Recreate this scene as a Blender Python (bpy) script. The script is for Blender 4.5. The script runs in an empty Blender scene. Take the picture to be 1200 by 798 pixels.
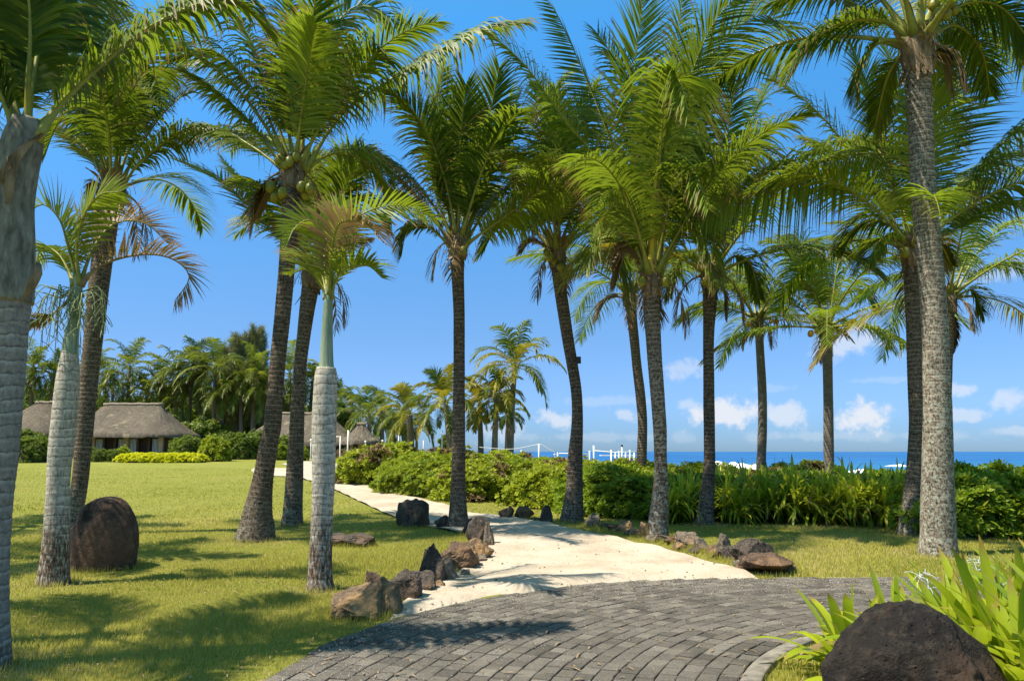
import bpy, bmesh, math, random
import numpy as np
from mathutils import Vector, noise as mnoise
from mathutils.geometry import delaunay_2d_cdt
R = math.radians
sc = bpy.context.scene
C = sc.collection
# ------------------------------------------------------------------ camera
FPX, EYE, PITCH = 933.0, 1.6, math.atan(130/933)
cam = bpy.data.cameras.new('camera'); cam.sensor_width = 36; cam.lens = 36*FPX/1200
cam.clip_start = .05; cam.clip_end = 30000
co = bpy.data.objects.new('camera', cam); C.objects.link(co)
co.location = (0, 0, EYE); co.rotation_euler = (R(90)+PITCH, 0, 0)
sc.camera = co
# ------------------------------------------------------------------ light
SUN_EL, SH_AZ = R(62), R(18)            # shadows run to the right and a little away
sd = Vector((-math.cos(SH_AZ)*math.cos(SUN_EL), -math.sin(SH_AZ)*math.cos(SUN_EL), math.sin(SUN_EL)))
sun = bpy.data.lights.new('sun', 'SUN'); sun.energy = 5.0; sun.angle = R(.5); sun.color = (1, .92, .78)
so = bpy.data.objects.new('sun', sun); C.objects.link(so)
so.rotation_euler = (-sd).to_track_quat('-Z', 'Y').to_euler()
sc.view_settings.view_transform = 'Standard'; sc.view_settings.look = 'None'
sc.view_settings.gamma = 1; sc.view_settings.use_curve_mapping = False
sc.view_settings.exposure = 0.82
try:
    sc.cycles.use_denoising = True; sc.cycles.max_bounces = 6; sc.cycles.transparent_max_bounces = 8
    sc.cycles.caustics_reflective = False; sc.cycles.caustics_refractive = False
except Exception: pass

CP, SP = math.cos(PITCH), math.sin(PITCH)
def ray(px, py):
    u, v = (px-600)/FPX, (399-py)/FPX
    return Vector((u, CP - v*SP, SP + v*CP))
def P(px, py, Y):
    d = ray(px, py); t = Y/d.y
    return Vector((d.x*t, Y, EYE + d.z*t))
def M(px, py, Y): return Y/ray(px, py).y/FPX      # metres per pixel there

# world: sky with small trade-wind clouds low over the sea
w = bpy.data.worlds.new('World'); sc.world = w; w.use_nodes = True
nt = w.node_tree; nt.nodes.clear(); N = nt.nodes.new; Lk = nt.links.new
sky = N('ShaderNodeTexSky'); sky.sky_type = 'NISHITA'; sky.sun_disc = False
sky.sun_elevation = SUN_EL; sky.sun_rotation = math.atan2(sd.x, sd.y)
sky.air_density = 1.0; sky.dust_density = .25; sky.ozone_density = 3.5
hs = N('ShaderNodeHueSaturation'); hs.inputs['Saturation'].default_value = 1.30; hs.inputs['Value'].default_value = 1.0
Lk(sky.outputs[0], hs.inputs['Color'])
tc = N('ShaderNodeTexCoord')
nrm = N('ShaderNodeVectorMath'); nrm.operation = 'NORMALIZE'; Lk(tc.outputs['Generated'], nrm.inputs[0])
nz = N('ShaderNodeTexNoise'); nz.inputs['Scale'].default_value = 34; nz.inputs['Detail'].default_value = 10; nz.inputs['Roughness'].default_value = .6
Lk(nrm.outputs[0], nz.inputs['Vector'])
CLOUDS = [(845,484,44,17,1),(803,432,26,13,.45),(806,474,20,8,.5),(928,488,26,18,.75),(1006,490,34,19,1),(1000,404,48,17,.65),(1128,456,24,8,.6),
          (1192,468,30,14,.6),(648,493,17,14,.75),(730,486,22,9,.55),(1128,487,24,8,.55),(1180,318,60,16,.35),(1200,505,40,6,.4),(585,505,26,16,.45),
          (720,470,60,5,.22),(905,455,30,5,.2),(1040,445,40,4,.2),(980,510,150,7,.25),(700,512,120,6,.22)]
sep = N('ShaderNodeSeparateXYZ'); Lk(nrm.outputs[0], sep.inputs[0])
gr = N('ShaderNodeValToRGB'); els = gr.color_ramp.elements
SKYG = [(0, (.30,.50,1.0)), (.03, (.36,.56,1.05)), (.137, (.72,.78,.97)), (.21, (.93,.97,1.06)), (.5, (1.5,1.85,1.7)), (.62, (2.9,2.1,1.0))]  # last stop warms the unseen zenith so it lights the shadows less blue
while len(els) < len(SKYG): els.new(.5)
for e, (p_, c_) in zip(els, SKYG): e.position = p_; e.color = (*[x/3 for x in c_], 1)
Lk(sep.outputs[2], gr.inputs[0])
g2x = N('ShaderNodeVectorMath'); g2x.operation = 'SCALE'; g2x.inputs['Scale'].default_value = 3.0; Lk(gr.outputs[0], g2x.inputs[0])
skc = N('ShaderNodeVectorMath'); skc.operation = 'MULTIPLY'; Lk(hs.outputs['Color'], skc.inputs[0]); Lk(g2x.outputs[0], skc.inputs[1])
acc = None
def mth(op, a, b=None, c=None):
    n = N('ShaderNodeMath'); n.operation = op
    for i, v in enumerate((a, b, c)):
        if v is None: continue
        if hasattr(v, 'links'): Lk(v, n.inputs[i])
        else: n.inputs[i].default_value = v
    return n.outputs[0]
nzc = mth('SUBTRACT', nz.outputs['Fac'], .5)
for (px, py, wx, wy, op) in CLOUDS:
    d = ray(px, py).normalized(); rt = Vector((d.y, -d.x, 0)).normalized(); up = rt.cross(d)
    f = 1/(ray(px, py).length*FPX)
    def dot(ax, s):
        n = N('ShaderNodeVectorMath'); n.operation = 'DOT_PRODUCT'; Lk(nrm.outputs[0], n.inputs[0]); n.inputs[1].default_value = ax/s
        return n.outputs['Value']
    a = dot(rt, wx*f); b = mth('SUBTRACT', dot(up, wy*f), up.dot(d)/(wy*f))
    r2 = mth('SQRT', mth('ADD', mth('MULTIPLY', a, a), mth('MULTIPLY', b, b)))
    r3 = mth('MULTIPLY_ADD', nzc, 4.2, r2)
    front = mth('GREATER_THAN', dot(d, 1.0), .5)
    mr = N('ShaderNodeMapRange'); mr.interpolation_type = 'SMOOTHSTEP'
    mr.inputs['From Min'].default_value = 1.15; mr.inputs['From Max'].default_value = .3
    mr.inputs['To Min'].default_value = 0; mr.inputs['To Max'].default_value = op
    Lk(r3, mr.inputs['Value'])
    o = mth('MULTIPLY', mr.outputs[0], front)
    acc = o if acc is None else mth('MAXIMUM', acc, o)
mix = N('ShaderNodeMix'); mix.data_type = 'RGBA'; Lk(acc, mix.inputs['Factor'])
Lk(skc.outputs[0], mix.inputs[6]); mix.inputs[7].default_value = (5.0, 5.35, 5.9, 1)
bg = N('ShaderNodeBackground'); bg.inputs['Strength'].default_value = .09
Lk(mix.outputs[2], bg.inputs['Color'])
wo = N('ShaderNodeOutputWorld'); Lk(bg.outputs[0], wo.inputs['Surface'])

# ------------------------------------------------------------------ terrain
def sst(a, b, x):
    t = np.clip((np.asarray(x, float)-a)/(b-a), 0, 1); return t*t*(3-2*t)
def coast(x): return 46 + np.clip(3-np.asarray(x, float), 0, 60)*2.6
def H(x, y):
    x = np.asarray(x, float); y = np.asarray(y, float)
    rise = 1.12*np.clip((y-13)/47, 0, 1)**1.15 * (1-.75*sst(-4, 8, x))
    c = coast(x)
    return rise - 7*sst(c, c+26, y)*(1) 
def G(px, py):
    d = ray(px, py); t = .5
    f = lambda t: EYE + d.z*t - float(H(d.x*t, d.y*t))
    lo = 2.0; hi = lo
    while f(hi) > 0 and hi < 400: lo = hi; hi *= 1.05
    for _ in range(40):
        m = (lo+hi)/2
        if f(m) > 0: lo = m
        else: hi = m
    return Vector((d.x*lo, d.y*lo, float(H(d.x*lo, d.y*lo))))

# ------------------------------------------------------------------ materials
def mat(name, base=(.5,.5,.5), rough=.8, spec=.3):
    m = bpy.data.materials.new(name); m.use_nodes = True
    b = m.node_tree.nodes['Principled BSDF']
    b.inputs['Base Color'].default_value = (*base, 1); b.inputs['Roughness'].default_value = rough
    b.inputs['Specular IOR Level'].default_value = spec
    return m, m.node_tree, b
class NB:
    def __init__(s, nt): s.nt = nt
    def n(s, t, **k):
        n = s.nt.nodes.new(t)
        for a, v in k.items():
            if a.startswith('i_'):
                n.inputs[int(a[2:]) if a[2:].isdigit() else a[2:].replace('_', ' ')].default_value = v
            else: setattr(n, a, v)
        return n
    def l(s, a, b): s.nt.links.new(a, b); return s
    def noise(s, vec, scale, detail=4, rough=.55):
        n = s.n('ShaderNodeTexNoise', i_Scale=scale, i_Detail=detail, i_Roughness=rough)
        if vec is not None: s.l(vec, n.inputs['Vector'])
        return n.outputs['Fac']
    def ramp(s, fac, stops):
        n = s.n('ShaderNodeValToRGB'); cr = n.color_ramp
        while len(cr.elements) < len(stops): cr.elements.new(.5)
        for e, (p, c) in zip(cr.elements, stops): e.position = p; e.color = (*c, 1) if len(c) == 3 else c
        s.l(fac, n.inputs[0]); return n.outputs[0]
    def mix(s, fac, a, b, mode='MIX'):
        n = s.n('ShaderNodeMix', data_type='RGBA', blend_type=mode)
        for v, i in ((fac, 0), (a, 6), (b, 7)):
            if hasattr(v, 'links'): s.l(v, n.inputs[i])
            else: n.inputs[i].default_value = v if i == 0 else ((*v, 1) if len(v) == 3 else v)
        return n.outputs[2]
    def math(s, op, a, b=None, clamp=False):
        n = s.n('ShaderNodeMath', operation=op, use_clamp=clamp)
        for i, v in enumerate((a, b)):
            if v is None: continue
            if hasattr(v, 'links'): s.l(v, n.inputs[i])
            else: n.inputs[i].default_value = v
        return n.outputs[0]
    def mr(s, v, a, b, c=0, d=1):
        n = s.n('ShaderNodeMapRange'); s.l(v, n.inputs[0])
        for i, q in enumerate((a, b, c, d)): n.inputs[i+1].default_value = q
        return n.outputs[0]
    def map(s, vec, scale=(1,1,1)):
        n = s.n('ShaderNodeMapping'); n.inputs['Scale'].default_value = scale; s.l(vec, n.inputs[0]); return n.outputs[0]
    def bump(s, h, bsdf, strength=.5, dist=.02, prev=None):
        n = s.n('ShaderNodeBump', i_Strength=strength, i_Distance=dist); s.l(h, n.inputs['Height'])
        if prev is not None: s.l(prev, n.inputs['Normal'])
        if bsdf: s.l(n.outputs[0], bsdf.inputs['Normal'])
        return n.outputs[0]
    def attr(s, name): return s.n('ShaderNodeAttribute', attribute_name=name).outputs['Fac']
    def obj(s): return s.n('ShaderNodeTexCoord').outputs['Object']
    def pos(s): return s.n('ShaderNodeNewGeometry').outputs['Position']

def leaf_mat(name, dark, light, trans, tip=(.22,.13,.05), tip_at=.86, tw=.38, rough=.45, spec=.25, dead=(.25,.17,.08), objvar=.25):
    """leaf blade: 'tint' shifts hue leaf by leaf, 'along' runs base to tip; light comes through it"""
    m, t, b = mat(name, dark, rough, spec); q = NB(t)
    ti, al = q.attr('tint'), q.attr('along')
    rnd = q.n('ShaderNodeObjectInfo').outputs['Random']
    f = q.math('ADD', ti, q.math('MULTIPLY', q.math('SUBTRACT', rnd, .5), objvar), True)
    c = q.mix(f, dark, light)
    big = q.noise(q.pos(), 3.0, 3)
    c = q.mix(q.mr(big, .35, .7, 0, .35), c, tuple(x*.6 for x in dark))
    tipf = q.mr(q.math('ADD', al, q.math('MULTIPLY', ti, .12)), tip_at, tip_at+.12)
    c = q.mix(tipf, c, tip)
    c = q.mix(q.math('GREATER_THAN', ti, .965), c, dead)
    q.l(c, b.inputs['Base Color'])
    tr = q.n('ShaderNodeBsdfTranslucent'); tcol = q.mix(tipf, q.mix(f, tuple(x*.75 for x in trans), trans), tip); q.l(tcol, tr.inputs['Color'])
    mx = q.n('ShaderNodeMixShader'); mx.inputs[0].default_value = tw
    q.l(b.outputs[0], mx.inputs[1]); q.l(tr.outputs[0], mx.inputs[2])
    q.l(mx.outputs[0], t.nodes['Material Output'].inputs['Surface'])
    return m
M_COCO = leaf_mat('coconut_leaflets', (.028,.075,.010), (.27,.335,.026), (.32,.43,.025), tw=.37, objvar=.7, spec=.25, rough=.48)
M_COCO_Y = leaf_mat('coconut_leaflets_yellowing', (.14,.16,.02), (.42,.33,.03), (.5,.42,.04), tip=(.35,.2,.06), tip_at=.75)
M_COCO_D = leaf_mat('coconut_leaflets_dry', (.16,.10,.045), (.34,.22,.10), (.3,.2,.08), tip=(.3,.2,.1), tw=.25)
M_ROY = leaf_mat('royal_palm_leaflets', (.10,.18,.015), (.32,.34,.03), (.36,.46,.03), tip_at=.8)
M_ROY_D = leaf_mat('royal_palm_leaflets_dry', (.15,.13,.05), (.36,.24,.12), (.3,.2,.08), tip=(.3,.19,.1), tip_at=.5, tw=.25)
M_BG = leaf_mat('far_palm_leaflets', (.045,.09,.015), (.22,.25,.03), (.28,.35,.03), tw=.36, objvar=.5)
M_BGY = leaf_mat('far_palm_leaflets_yellow', (.09,.13,.015), (.48,.38,.02), (.5,.42,.03), tw=.3)
M_SCAE = leaf_mat('shrub_leaves', (.12,.19,.015), (.42,.44,.035), (.42,.50,.03), tip_at=2, tw=.33, rough=.5, spec=.2, objvar=.5)
M_SCAE_D = leaf_mat('shrub_leaves_dark', (.07,.15,.012), (.34,.42,.03), (.38,.50,.025), tip_at=2, tw=.33, rough=.5, spec=.25)
M_BROWN = leaf_mat('shrub_leaves_dry', (.13,.085,.045), (.32,.22,.10), (.25,.16,.07), tip_at=2, tw=.2, rough=.7)
M_YEL = leaf_mat('golden_shrub_leaves', (.55,.56,.012), (.85,.84,.03), (.75,.75,.03), tip_at=2, tw=.3)
M_LILY = leaf_mat('lily_leaves', (.10,.18,.012), (.60,.60,.04), (.65,.72,.04), tip=(.3,.22,.07), tip_at=.9, tw=.42, rough=.38, objvar=.8)
M_CRIN = leaf_mat('strap_leaves', (.15,.25,.012), (.46,.50,.022), (.55,.66,.03), tip=(.32,.22,.05), tip_at=.93, tw=.38, rough=.32, spec=.5)
M_TREE = leaf_mat('broadleaf_leaves', (.06,.11,.016), (.24,.29,.04), (.26,.34,.03), tip_at=2, tw=.33)
M_CASU = leaf_mat('needle_foliage', (.13,.15,.055), (.34,.32,.13), (.3,.3,.1), tip_at=2, tw=.2, rough=.8)
M_GRASSB = leaf_mat('grass_blades', (.29,.30,.045), (.60,.52,.13), (.60,.55,.12), tip_at=2, tw=.45, rough=.7, spec=.1, dead=(.50,.40,.20), objvar=0)

def simple(name, c1, c2, scale=8, rough=.8, bump=.3, spec=.3, stretch=(1,1,1), dist=.01):
    m, t, b = mat(name, c1, rough, spec); q = NB(t)
    n = q.noise(q.map(q.obj(), stretch), scale, 6, .6)
    q.l(q.ramp(n, [(.3, c1), (.7, c2)]), b.inputs['Base Color']); q.bump(n, b, bump, dist); return m
M_RACH = simple('palm_leaf_midrib', (.16,.18,.03), (.32,.30,.06), 6, .45, .1)
M_RACH_Y = simple('palm_leaf_midrib_yellow', (.42,.32,.03), (.55,.44,.05), 6, .4, .1)
M_RACH_D = simple('palm_leaf_midrib_brown', (.16,.11,.06), (.32,.24,.14), 8, .8, .2)
M_FIB = simple('palm_fibre', (.09,.06,.035), (.30,.22,.14), 14, .95, .8, .1, (1,1,.2))
M_NUTG = simple('coconut_green', (.10,.13,.015), (.30,.25,.03), 7, .4, .1)
M_NUTO = simple('coconut_orange', (.45,.22,.03), (.6,.33,.05), 7, .45, .1)
M_STEM = simple('shrub_stems', (.035,.04,.018), (.09,.08,.04), 6, .95, .3)
M_WOOD = simple('grey_wood', (.12,.09,.06), (.26,.2,.14), 6, .9, .3)
M_WHITE = simple('white_paint', (.72,.72,.70), (.82,.82,.80), 3, .5, .02)
M_BLACK = simple('black_plastic', (.02,.02,.02), (.04,.04,.04), 4, .5, .02)
M_FLOWER = simple('white_petals', (.42,.50,.48), (.60,.66,.66), 4, .5, .02)
M_SHAFTW = simple('crownshaft_blue_green', (.11,.17,.11), (.34,.40,.29), 6, .6, .3, .3, (4,4,.45))

def trunk_mat(name, pale, dark, crack=.45, lichen=0., brown_h=0., ring=14.0, lcol=(.33,.36,.28), fade=.3, smooth=False):
    m, t, b = mat(name, pale, .9, .15); q = NB(t)
    o = q.obj(); al = q.attr('vh')
    st = q.map(o, (1.6, 1.6, 9)); n1 = q.noise(st, 3.2, 8, .68)
    n2 = q.noise(o, 26, 5, .7); n3 = q.noise(o, 2.2, 4)
    n4 = q.noise(q.map(o, (9, 9, 2.2)), 5, 6, .7)
    wob = q.math('ADD', q.math('MULTIPLY', al, ring), q.math('MULTIPLY', q.noise(q.map(o,(2,2,1)), 2.5, 3), 1.1))
    saw = q.math('FRACT', wob)
    ringd = q.math('MULTIPLY', q.mr(saw, .0, .22, 1, 0), q.mr(n1, .35, .55, .4, 1))
    low = q.mr(q.math('ADD', al, q.math('MULTIPLY', n3, 1.5)), fade, fade+1.6, .25, 1)     # scars wear off towards the foot
    ringd = q.math('MULTIPLY', ringd, low)
    dash = q.math('MULTIPLY', q.math('MULTIPLY', q.mr(saw, .62, .86), q.mr(n1, .43, .52)), low)
    mot = q.math('ADD', q.math('MULTIPLY', n1, .5), q.math('MULTIPLY', n2, .5))
    mid = tuple((a*.45+d*.55) for a, d in zip(pale, dark))
    c = q.ramp(mot, [(.36, dark), (.50, mid), (.66, pale if smooth else tuple(.6*a+.4*b_ for a, b_ in zip(pale, mid)))])
    if smooth: c = q.mix(.55, c, pale)
    c = q.mix(q.math('MULTIPLY', dash, .9), c, tuple(x*1.35 for x in pale))
    c = q.mix(q.mr(n4, .5, .62, 0, crack), c, tuple(x*.35 for x in dark))
    c = q.mix(q.math('MULTIPLY', ringd, .85), c, tuple(x*.45 for x in dark))
    c = q.mix(q.mr(n2, .45, .7, 0, .45), c, tuple(x*1.35 for x in pale))
    if lichen:
        lf = q.math('MULTIPLY', q.mr(q.noise(o, 13, 7, .8), .50, .56), q.mr(q.math('ADD', al, q.math('MULTIPLY', n3, 2)), 1.0+lichen*3.2, .6+lichen, 0, 1), True)
        c = q.mix(q.math('MULTIPLY', lf, .8), c, lcol)
    if brown_h:
        bf = q.math('MULTIPLY', q.mr(q.math('ADD', al, q.math('MULTIPLY', n1, .9)), brown_h+.75, brown_h+.2), q.mr(n4, .36, .55))
        c = q.mix(bf, c, (.065,.042,.027))
        c = q.mix(q.math('MULTIPLY', bf, q.mr(n2, .5, .62)), c, (.22,.12,.07))
    q.l(c, b.inputs['Base Color'])
    h = q.math('ADD', q.math('MULTIPLY', n1, .5), q.math('ADD', q.math('MULTIPLY', n2, .35), q.math('MULTIPLY', saw, .5)))
    h = q.math('SUBTRACT', h, q.mr(n4, .5, .62, 0, .25 if smooth else .7))
    q.bump(h, b, .7, .012); return m
T_DARK = trunk_mat('coconut_bark_dark', (.21,.16,.115), (.020,.014,.010), .7, .28, ring=11.5, lcol=(.26,.27,.21))
T_LICH = trunk_mat('coconut_bark_lichen', (.27,.215,.16), (.028,.02,.014), .75, 1.3, ring=11.5, fade=1.2, lcol=(.40,.40,.33))
T_O = trunk_mat('coconut_bark_pale', (.37,.31,.235), (.035,.025,.017), .8, 2.2, ring=10, lcol=(.38,.39,.31), fade=2.2)
T_MID = trunk_mat('coconut_bark_brown', (.25,.19,.135), (.024,.017,.012), .6, .4, ring=11.5)
T_ROY = trunk_mat('royal_palm_bark', (.50,.455,.38), (.13,.11,.085), .55, 0, .9, 8.5, fade=-2, smooth=True)
T_ROYA = trunk_mat('royal_palm_bark_grey', (.30,.27,.24), (.10,.085,.075), .3, 0, .2, 10, fade=-2, smooth=True)
T_FAR = simple('far_trunk_bark', (.10,.085,.07), (.24,.20,.16), 5, .9, .2, .2, (1,1,6))

# rock materials
def rock_mat(name, dark, mid, ochre, amt=.5, sc_=1.0, hi=2.2):
    m, t, b = mat(name, dark, .85, .3); q = NB(t); o = q.obj()
    n1 = q.noise(o, 3.5*sc_, 6, .6); n2 = q.noise(o, 28*sc_, 6, .7); n3 = q.noise(q.map(o, (1,1,.5)), 2.1*sc_, 5, .6)
    v = q.n('ShaderNodeTexVoronoi', i_Scale=45*sc_); q.l(o, v.inputs['Vector'])
    c = q.ramp(n1, [(.35, dark), (.65, mid)])
    c = q.mix(q.mr(n3, .62-.25*amt, .74-.2*amt, 0, .85), c, ochre)
    c = q.mix(q.mr(n2, .5, .66, 0, .7), c, tuple(x*hi for x in mid))
    n5 = q.noise(q.map(o, (3, 3, .8)), 3.2*sc_, 6, .7); c = q.mix(q.mr(n5, .56, .66, 0, .55), c, tuple(x*hi*.8 for x in mid)); c = q.mix(q.mr(n5, .42, .34, 0, .7), c, tuple(x*.35 for x in dark))
    c = q.mix(q.mr(v.outputs['Distance'], .18, .05, 0, .7), c, tuple(x*.4 for x in dark))
    q.l(c, b.inputs['Base Color'])
    h = q.math('ADD', q.math('MULTIPLY', n2, .7), q.math('ADD', n1, q.mr(v.outputs['Distance'], 0, .25, 0, .35)))
    q.bump(h, b, .8, .03/sc_); return m
RK = [rock_mat('lava_rock_dark', (.028,.022,.018), (.075,.06,.048), (.14,.085,.05), .4),
      rock_mat('lava_rock_ochre', (.06,.04,.026), (.15,.105,.065), (.32,.19,.075), .8),
      rock_mat('lava_rock_grey', (.07,.055,.042), (.17,.14,.105), (.20,.12,.06), .5),
      rock_mat('lava_rock_red', (.05,.032,.022), (.11,.07,.045), (.20,.115,.055), .6)]
M_BOULD = rock_mat('boulder_brown', (.035,.022,.016), (.085,.052,.034), (.15,.08,.045), .6, .55)
M_BASALT = rock_mat('boulder_basalt', (.007,.005,.004), (.018,.013,.009), (.055,.030,.015), .5, .6, 2.6)

# ground materials
def lawn_mat():
    m, t, b = mat('lawn_turf', (.2,.24,.04), .95, .1); q = NB(t); p = q.pos()
    n1 = q.noise(p, .35, 5, .6); n2 = q.noise(p, 2.3, 5, .6); n3 = q.noise(p, 60, 3, .7)
    n4 = q.noise(q.map(p, (1, 3.5, 1)), .9, 4, .6)
    c = q.ramp(n2, [(.3, (.17,.19,.03)), (.55, (.24,.235,.045)), (.75, (.33,.29,.075))])
    c = q.mix(q.mr(n1, .4, .66, 0, .55), c, (.31,.28,.08))
    c = q.mix(q.mr(n4, .5, .7, 0, .35), c, (.17,.24,.03))
    c = q.mix(q.mr(n3, .3, .7, 0, .45), c, (.10,.14,.016))
    q.l(c, b.inputs['Base Color']); q.bump(n3, b, .9, .03); return m
def sand_mat():
    m, t, b = mat('coral_sand', (.72,.6,.44), .95, .1); q = NB(t); p = q.pos()
    n1 = q.noise(p, 1.1, 6, .65); n2 = q.noise(p, 90, 3, .6); n3 = q.noise(p, 14, 4, .6)
    v = q.n('ShaderNodeTexVoronoi', i_Scale=38); q.l(p, v.inputs['Vector'])
    c = q.ramp(n1, [(.3, (.36,.29,.205)), (.5, (.47,.395,.305)), (.7, (.53,.465,.375))])
    c = q.mix(q.mr(n2, .55, .8, 0, .4), c, (.42,.33,.24))
    c = q.mix(q.mr(v.outputs['Distance'], .12, .04, 0, .55), c, (.35,.27,.2))
    q.l(c, b.inputs['Base Color'])
    q.bump(q.math('ADD', n3, q.math('MULTIPLY', n2, .3)), b, .9, .035); return m
M_LAWN, M_SAND = lawn_mat(), sand_mat()
def paver_mat():
    m, t, b = mat('dark_pavers', (.1,.1,.1), .92, .12); q = NB(t); p = q.pos()
    ti = q.attr('tint'); n = q.noise(p, 9, 6, .7); n2 = q.noise(p, 130, 3, .6); n3 = q.noise(p, .9, 4)
    c = q.ramp(ti, [(0, (.06,.053,.044)), (.5, (.125,.112,.093)), (1, (.22,.198,.165))])
    c = q.mix(q.mr(n, .4, .7, 0, .5), c, (.095,.088,.078))
    c = q.mix(q.mr(n3, .5, .7, 0, .35), c, (.18,.165,.14))
    c = q.mix(q.mr(n2, .5, .72, 0, .7), c, (.27,.24,.20))
    n5 = q.noise(p, 45, 5, .75); c = q.mix(q.mr(n5, .50, .64, 0, .75), c, (.05,.043,.036))
    n6 = q.noise(p, 2.6, 5, .65); c = q.mix(q.mr(n6, .52, .7, 0, .5), c, (.21,.185,.15))
    q.l(c, b.inputs['Base Color']); q.bump(q.math('ADD', q.math('MULTIPLY', n5, 1.4), q.math('ADD', n2, n)), b, .9, .009); return m
M_PAVE = paver_mat()
M_JOINT = simple('joint_sand', (.025,.02,.016), (.16,.135,.10), 12, .95, .5)
M_KERB = simple('kerb_concrete', (.10,.09,.075), (.27,.24,.20), 9, .9, .8)
M_SOIL = simple('planting_soil', (.06,.045,.03), (.16,.11,.07), 9, .95, .8, dist=.04)
M_GRAIN = simple('sand_grains', (.6,.5,.38), (.8,.7,.56), 9, .9, .1)
def sea_mat():
    m, t, b = mat('sea_water', (.004,.05,.14), .22, .5); q = NB(t); p = q.pos()
    n1 = q.noise(q.map(p, (.03, .12, 1)), 1, 6, .65); n2 = q.noise(q.map(p, (.01, .03, 1)), 1, 4)
    n3 = q.noise(q.map(p, (.05, .20, 1)), 1, 8, .7)
    c = q.ramp(n2, [(.35, (.003,.055,.20)), (.65, (.006,.115,.32))])
    near = q.n('ShaderNodeSeparateXYZ'); q.l(p, near.inputs[0])
    c = q.mix(q.mr(near.outputs[1], 330, 120, 0, .7), c, (.02,.19,.28))
    foam = q.math('MULTIPLY', q.mr(n3, .66, .70), q.mr(near.outputs[1], 900, 150, .15, 1))
    c = q.mix(foam, c, (.8,.85,.88))
    q.l(c, b.inputs['Base Color']); q.l(q.mr(foam, 0, 1, .35, .9), b.inputs['Roughness'])
    q.bump(n1, b, 1, 1.2); return m
M_SEA = sea_mat()
M_FOAM = simple('surf_foam', (.7,.76,.8), (.88,.9,.92), .6, .9, .5, dist=.3)
def thatch_mat():
    m, t, b = mat('thatch', (.3,.25,.2), .95, .1); q = NB(t); o = q.obj()
    n1 = q.noise(q.map(o, (3, 3, .7)), 1.8, 8, .75); n2 = q.noise(o, .55, 6, .7)
    c = q.ramp(n1, [(.3, (.085,.07,.052)), (.7, (.26,.215,.16))])
    c = q.mix(q.mr(n2, .42, .62, 0, .7), c, (.105,.085,.068))
    c = q.mix(q.mr(q.noise(q.map(o, (1.2, 1.2, .25)), 1.1, 5), .60, .70, 0, .6), c, (.36,.31,.20)); q.l(c, b.inputs['Base Color']); q.bump(n1, b, 1, .2); return m
M_THATCH = thatch_mat()
M_RIDGE = simple('thatch_ridge', (.16,.125,.085), (.30,.25,.18), 5, .95, .5)
M_WALL = simple('plaster_ochre', (.28,.2,.13), (.38,.28,.18), 2, .9, .2)
M_DARKW = simple('dark_timber', (.035,.022,.016), (.07,.045,.03), 5, .7, .2)
M_CURT = simple('white_curtain', (.45,.46,.5), (.62,.63,.66), 5, .9, .3, .2, (6,6,.5))
M_GLASS = simple('dark_glass', (.01,.013,.016), (.02,.025,.03), 1, .08, .0, .6)

# ------------------------------------------------------------------ object helpers
def setp(o, label=None, cat=None, group=None, kind=None):
    for k, v in (('label', label), ('category', cat), ('group', group), ('kind', kind)):
        if v: o[k] = v
    return o
def mesh(name, V, faces, mats, mi=None, attrs=None, smooth=True):
    """faces: list of int arrays (n,3) / (n,4), material per array in mi"""
    me = bpy.data.meshes.new(name); V = np.asarray(V, np.float32)
    me.vertices.add(len(V)); me.vertices.foreach_set('co', V.ravel())
    faces = [np.asarray(f, np.int32) for f in faces]
    tot = [np.full(len(f), f.shape[1], np.int32) for f in faces if len(f)]
    mis = [np.full(len(f), (mi[i] if mi else 0), np.int32) for i, f in enumerate(faces) if len(f)]
    flat = np.concatenate([f.ravel() for f in faces if len(f)]); tot = np.concatenate(tot)
    me.loops.add(len(flat)); me.loops.foreach_set('vertex_index', flat)
    me.polygons.add(len(tot)); me.polygons.foreach_set('loop_start', np.concatenate([[0], np.cumsum(tot)[:-1]]).astype(np.int32))
    me.polygons.foreach_set('loop_total', tot); me.polygons.foreach_set('material_index', np.concatenate(mis))
    me.polygons.foreach_set('use_smooth', np.full(len(tot), smooth))
    for m_ in mats: me.materials.append(m_)
    for k, a in (attrs or {}).items():
        at = me.attributes.new(k, 'FLOAT', 'POINT'); at.data.foreach_set('value', np.asarray(a, np.float32))
    me.update(calc_edges=True); me.validate(); return me
def obj(name, me, parent=None, loc=(0,0,0)):
    o = bpy.data.objects.new(name, me); C.objects.link(o); o.location = loc
    if parent: o.parent = parent
    return o
def empty(name, loc, label, cat, group=None, rz=0, s=1):
    o = bpy.data.objects.new(name, None); C.objects.link(o); o.location = loc; o.rotation_euler.z = rz; o.scale = (s, s, s)
    return setp(o, label, cat, group)
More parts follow.
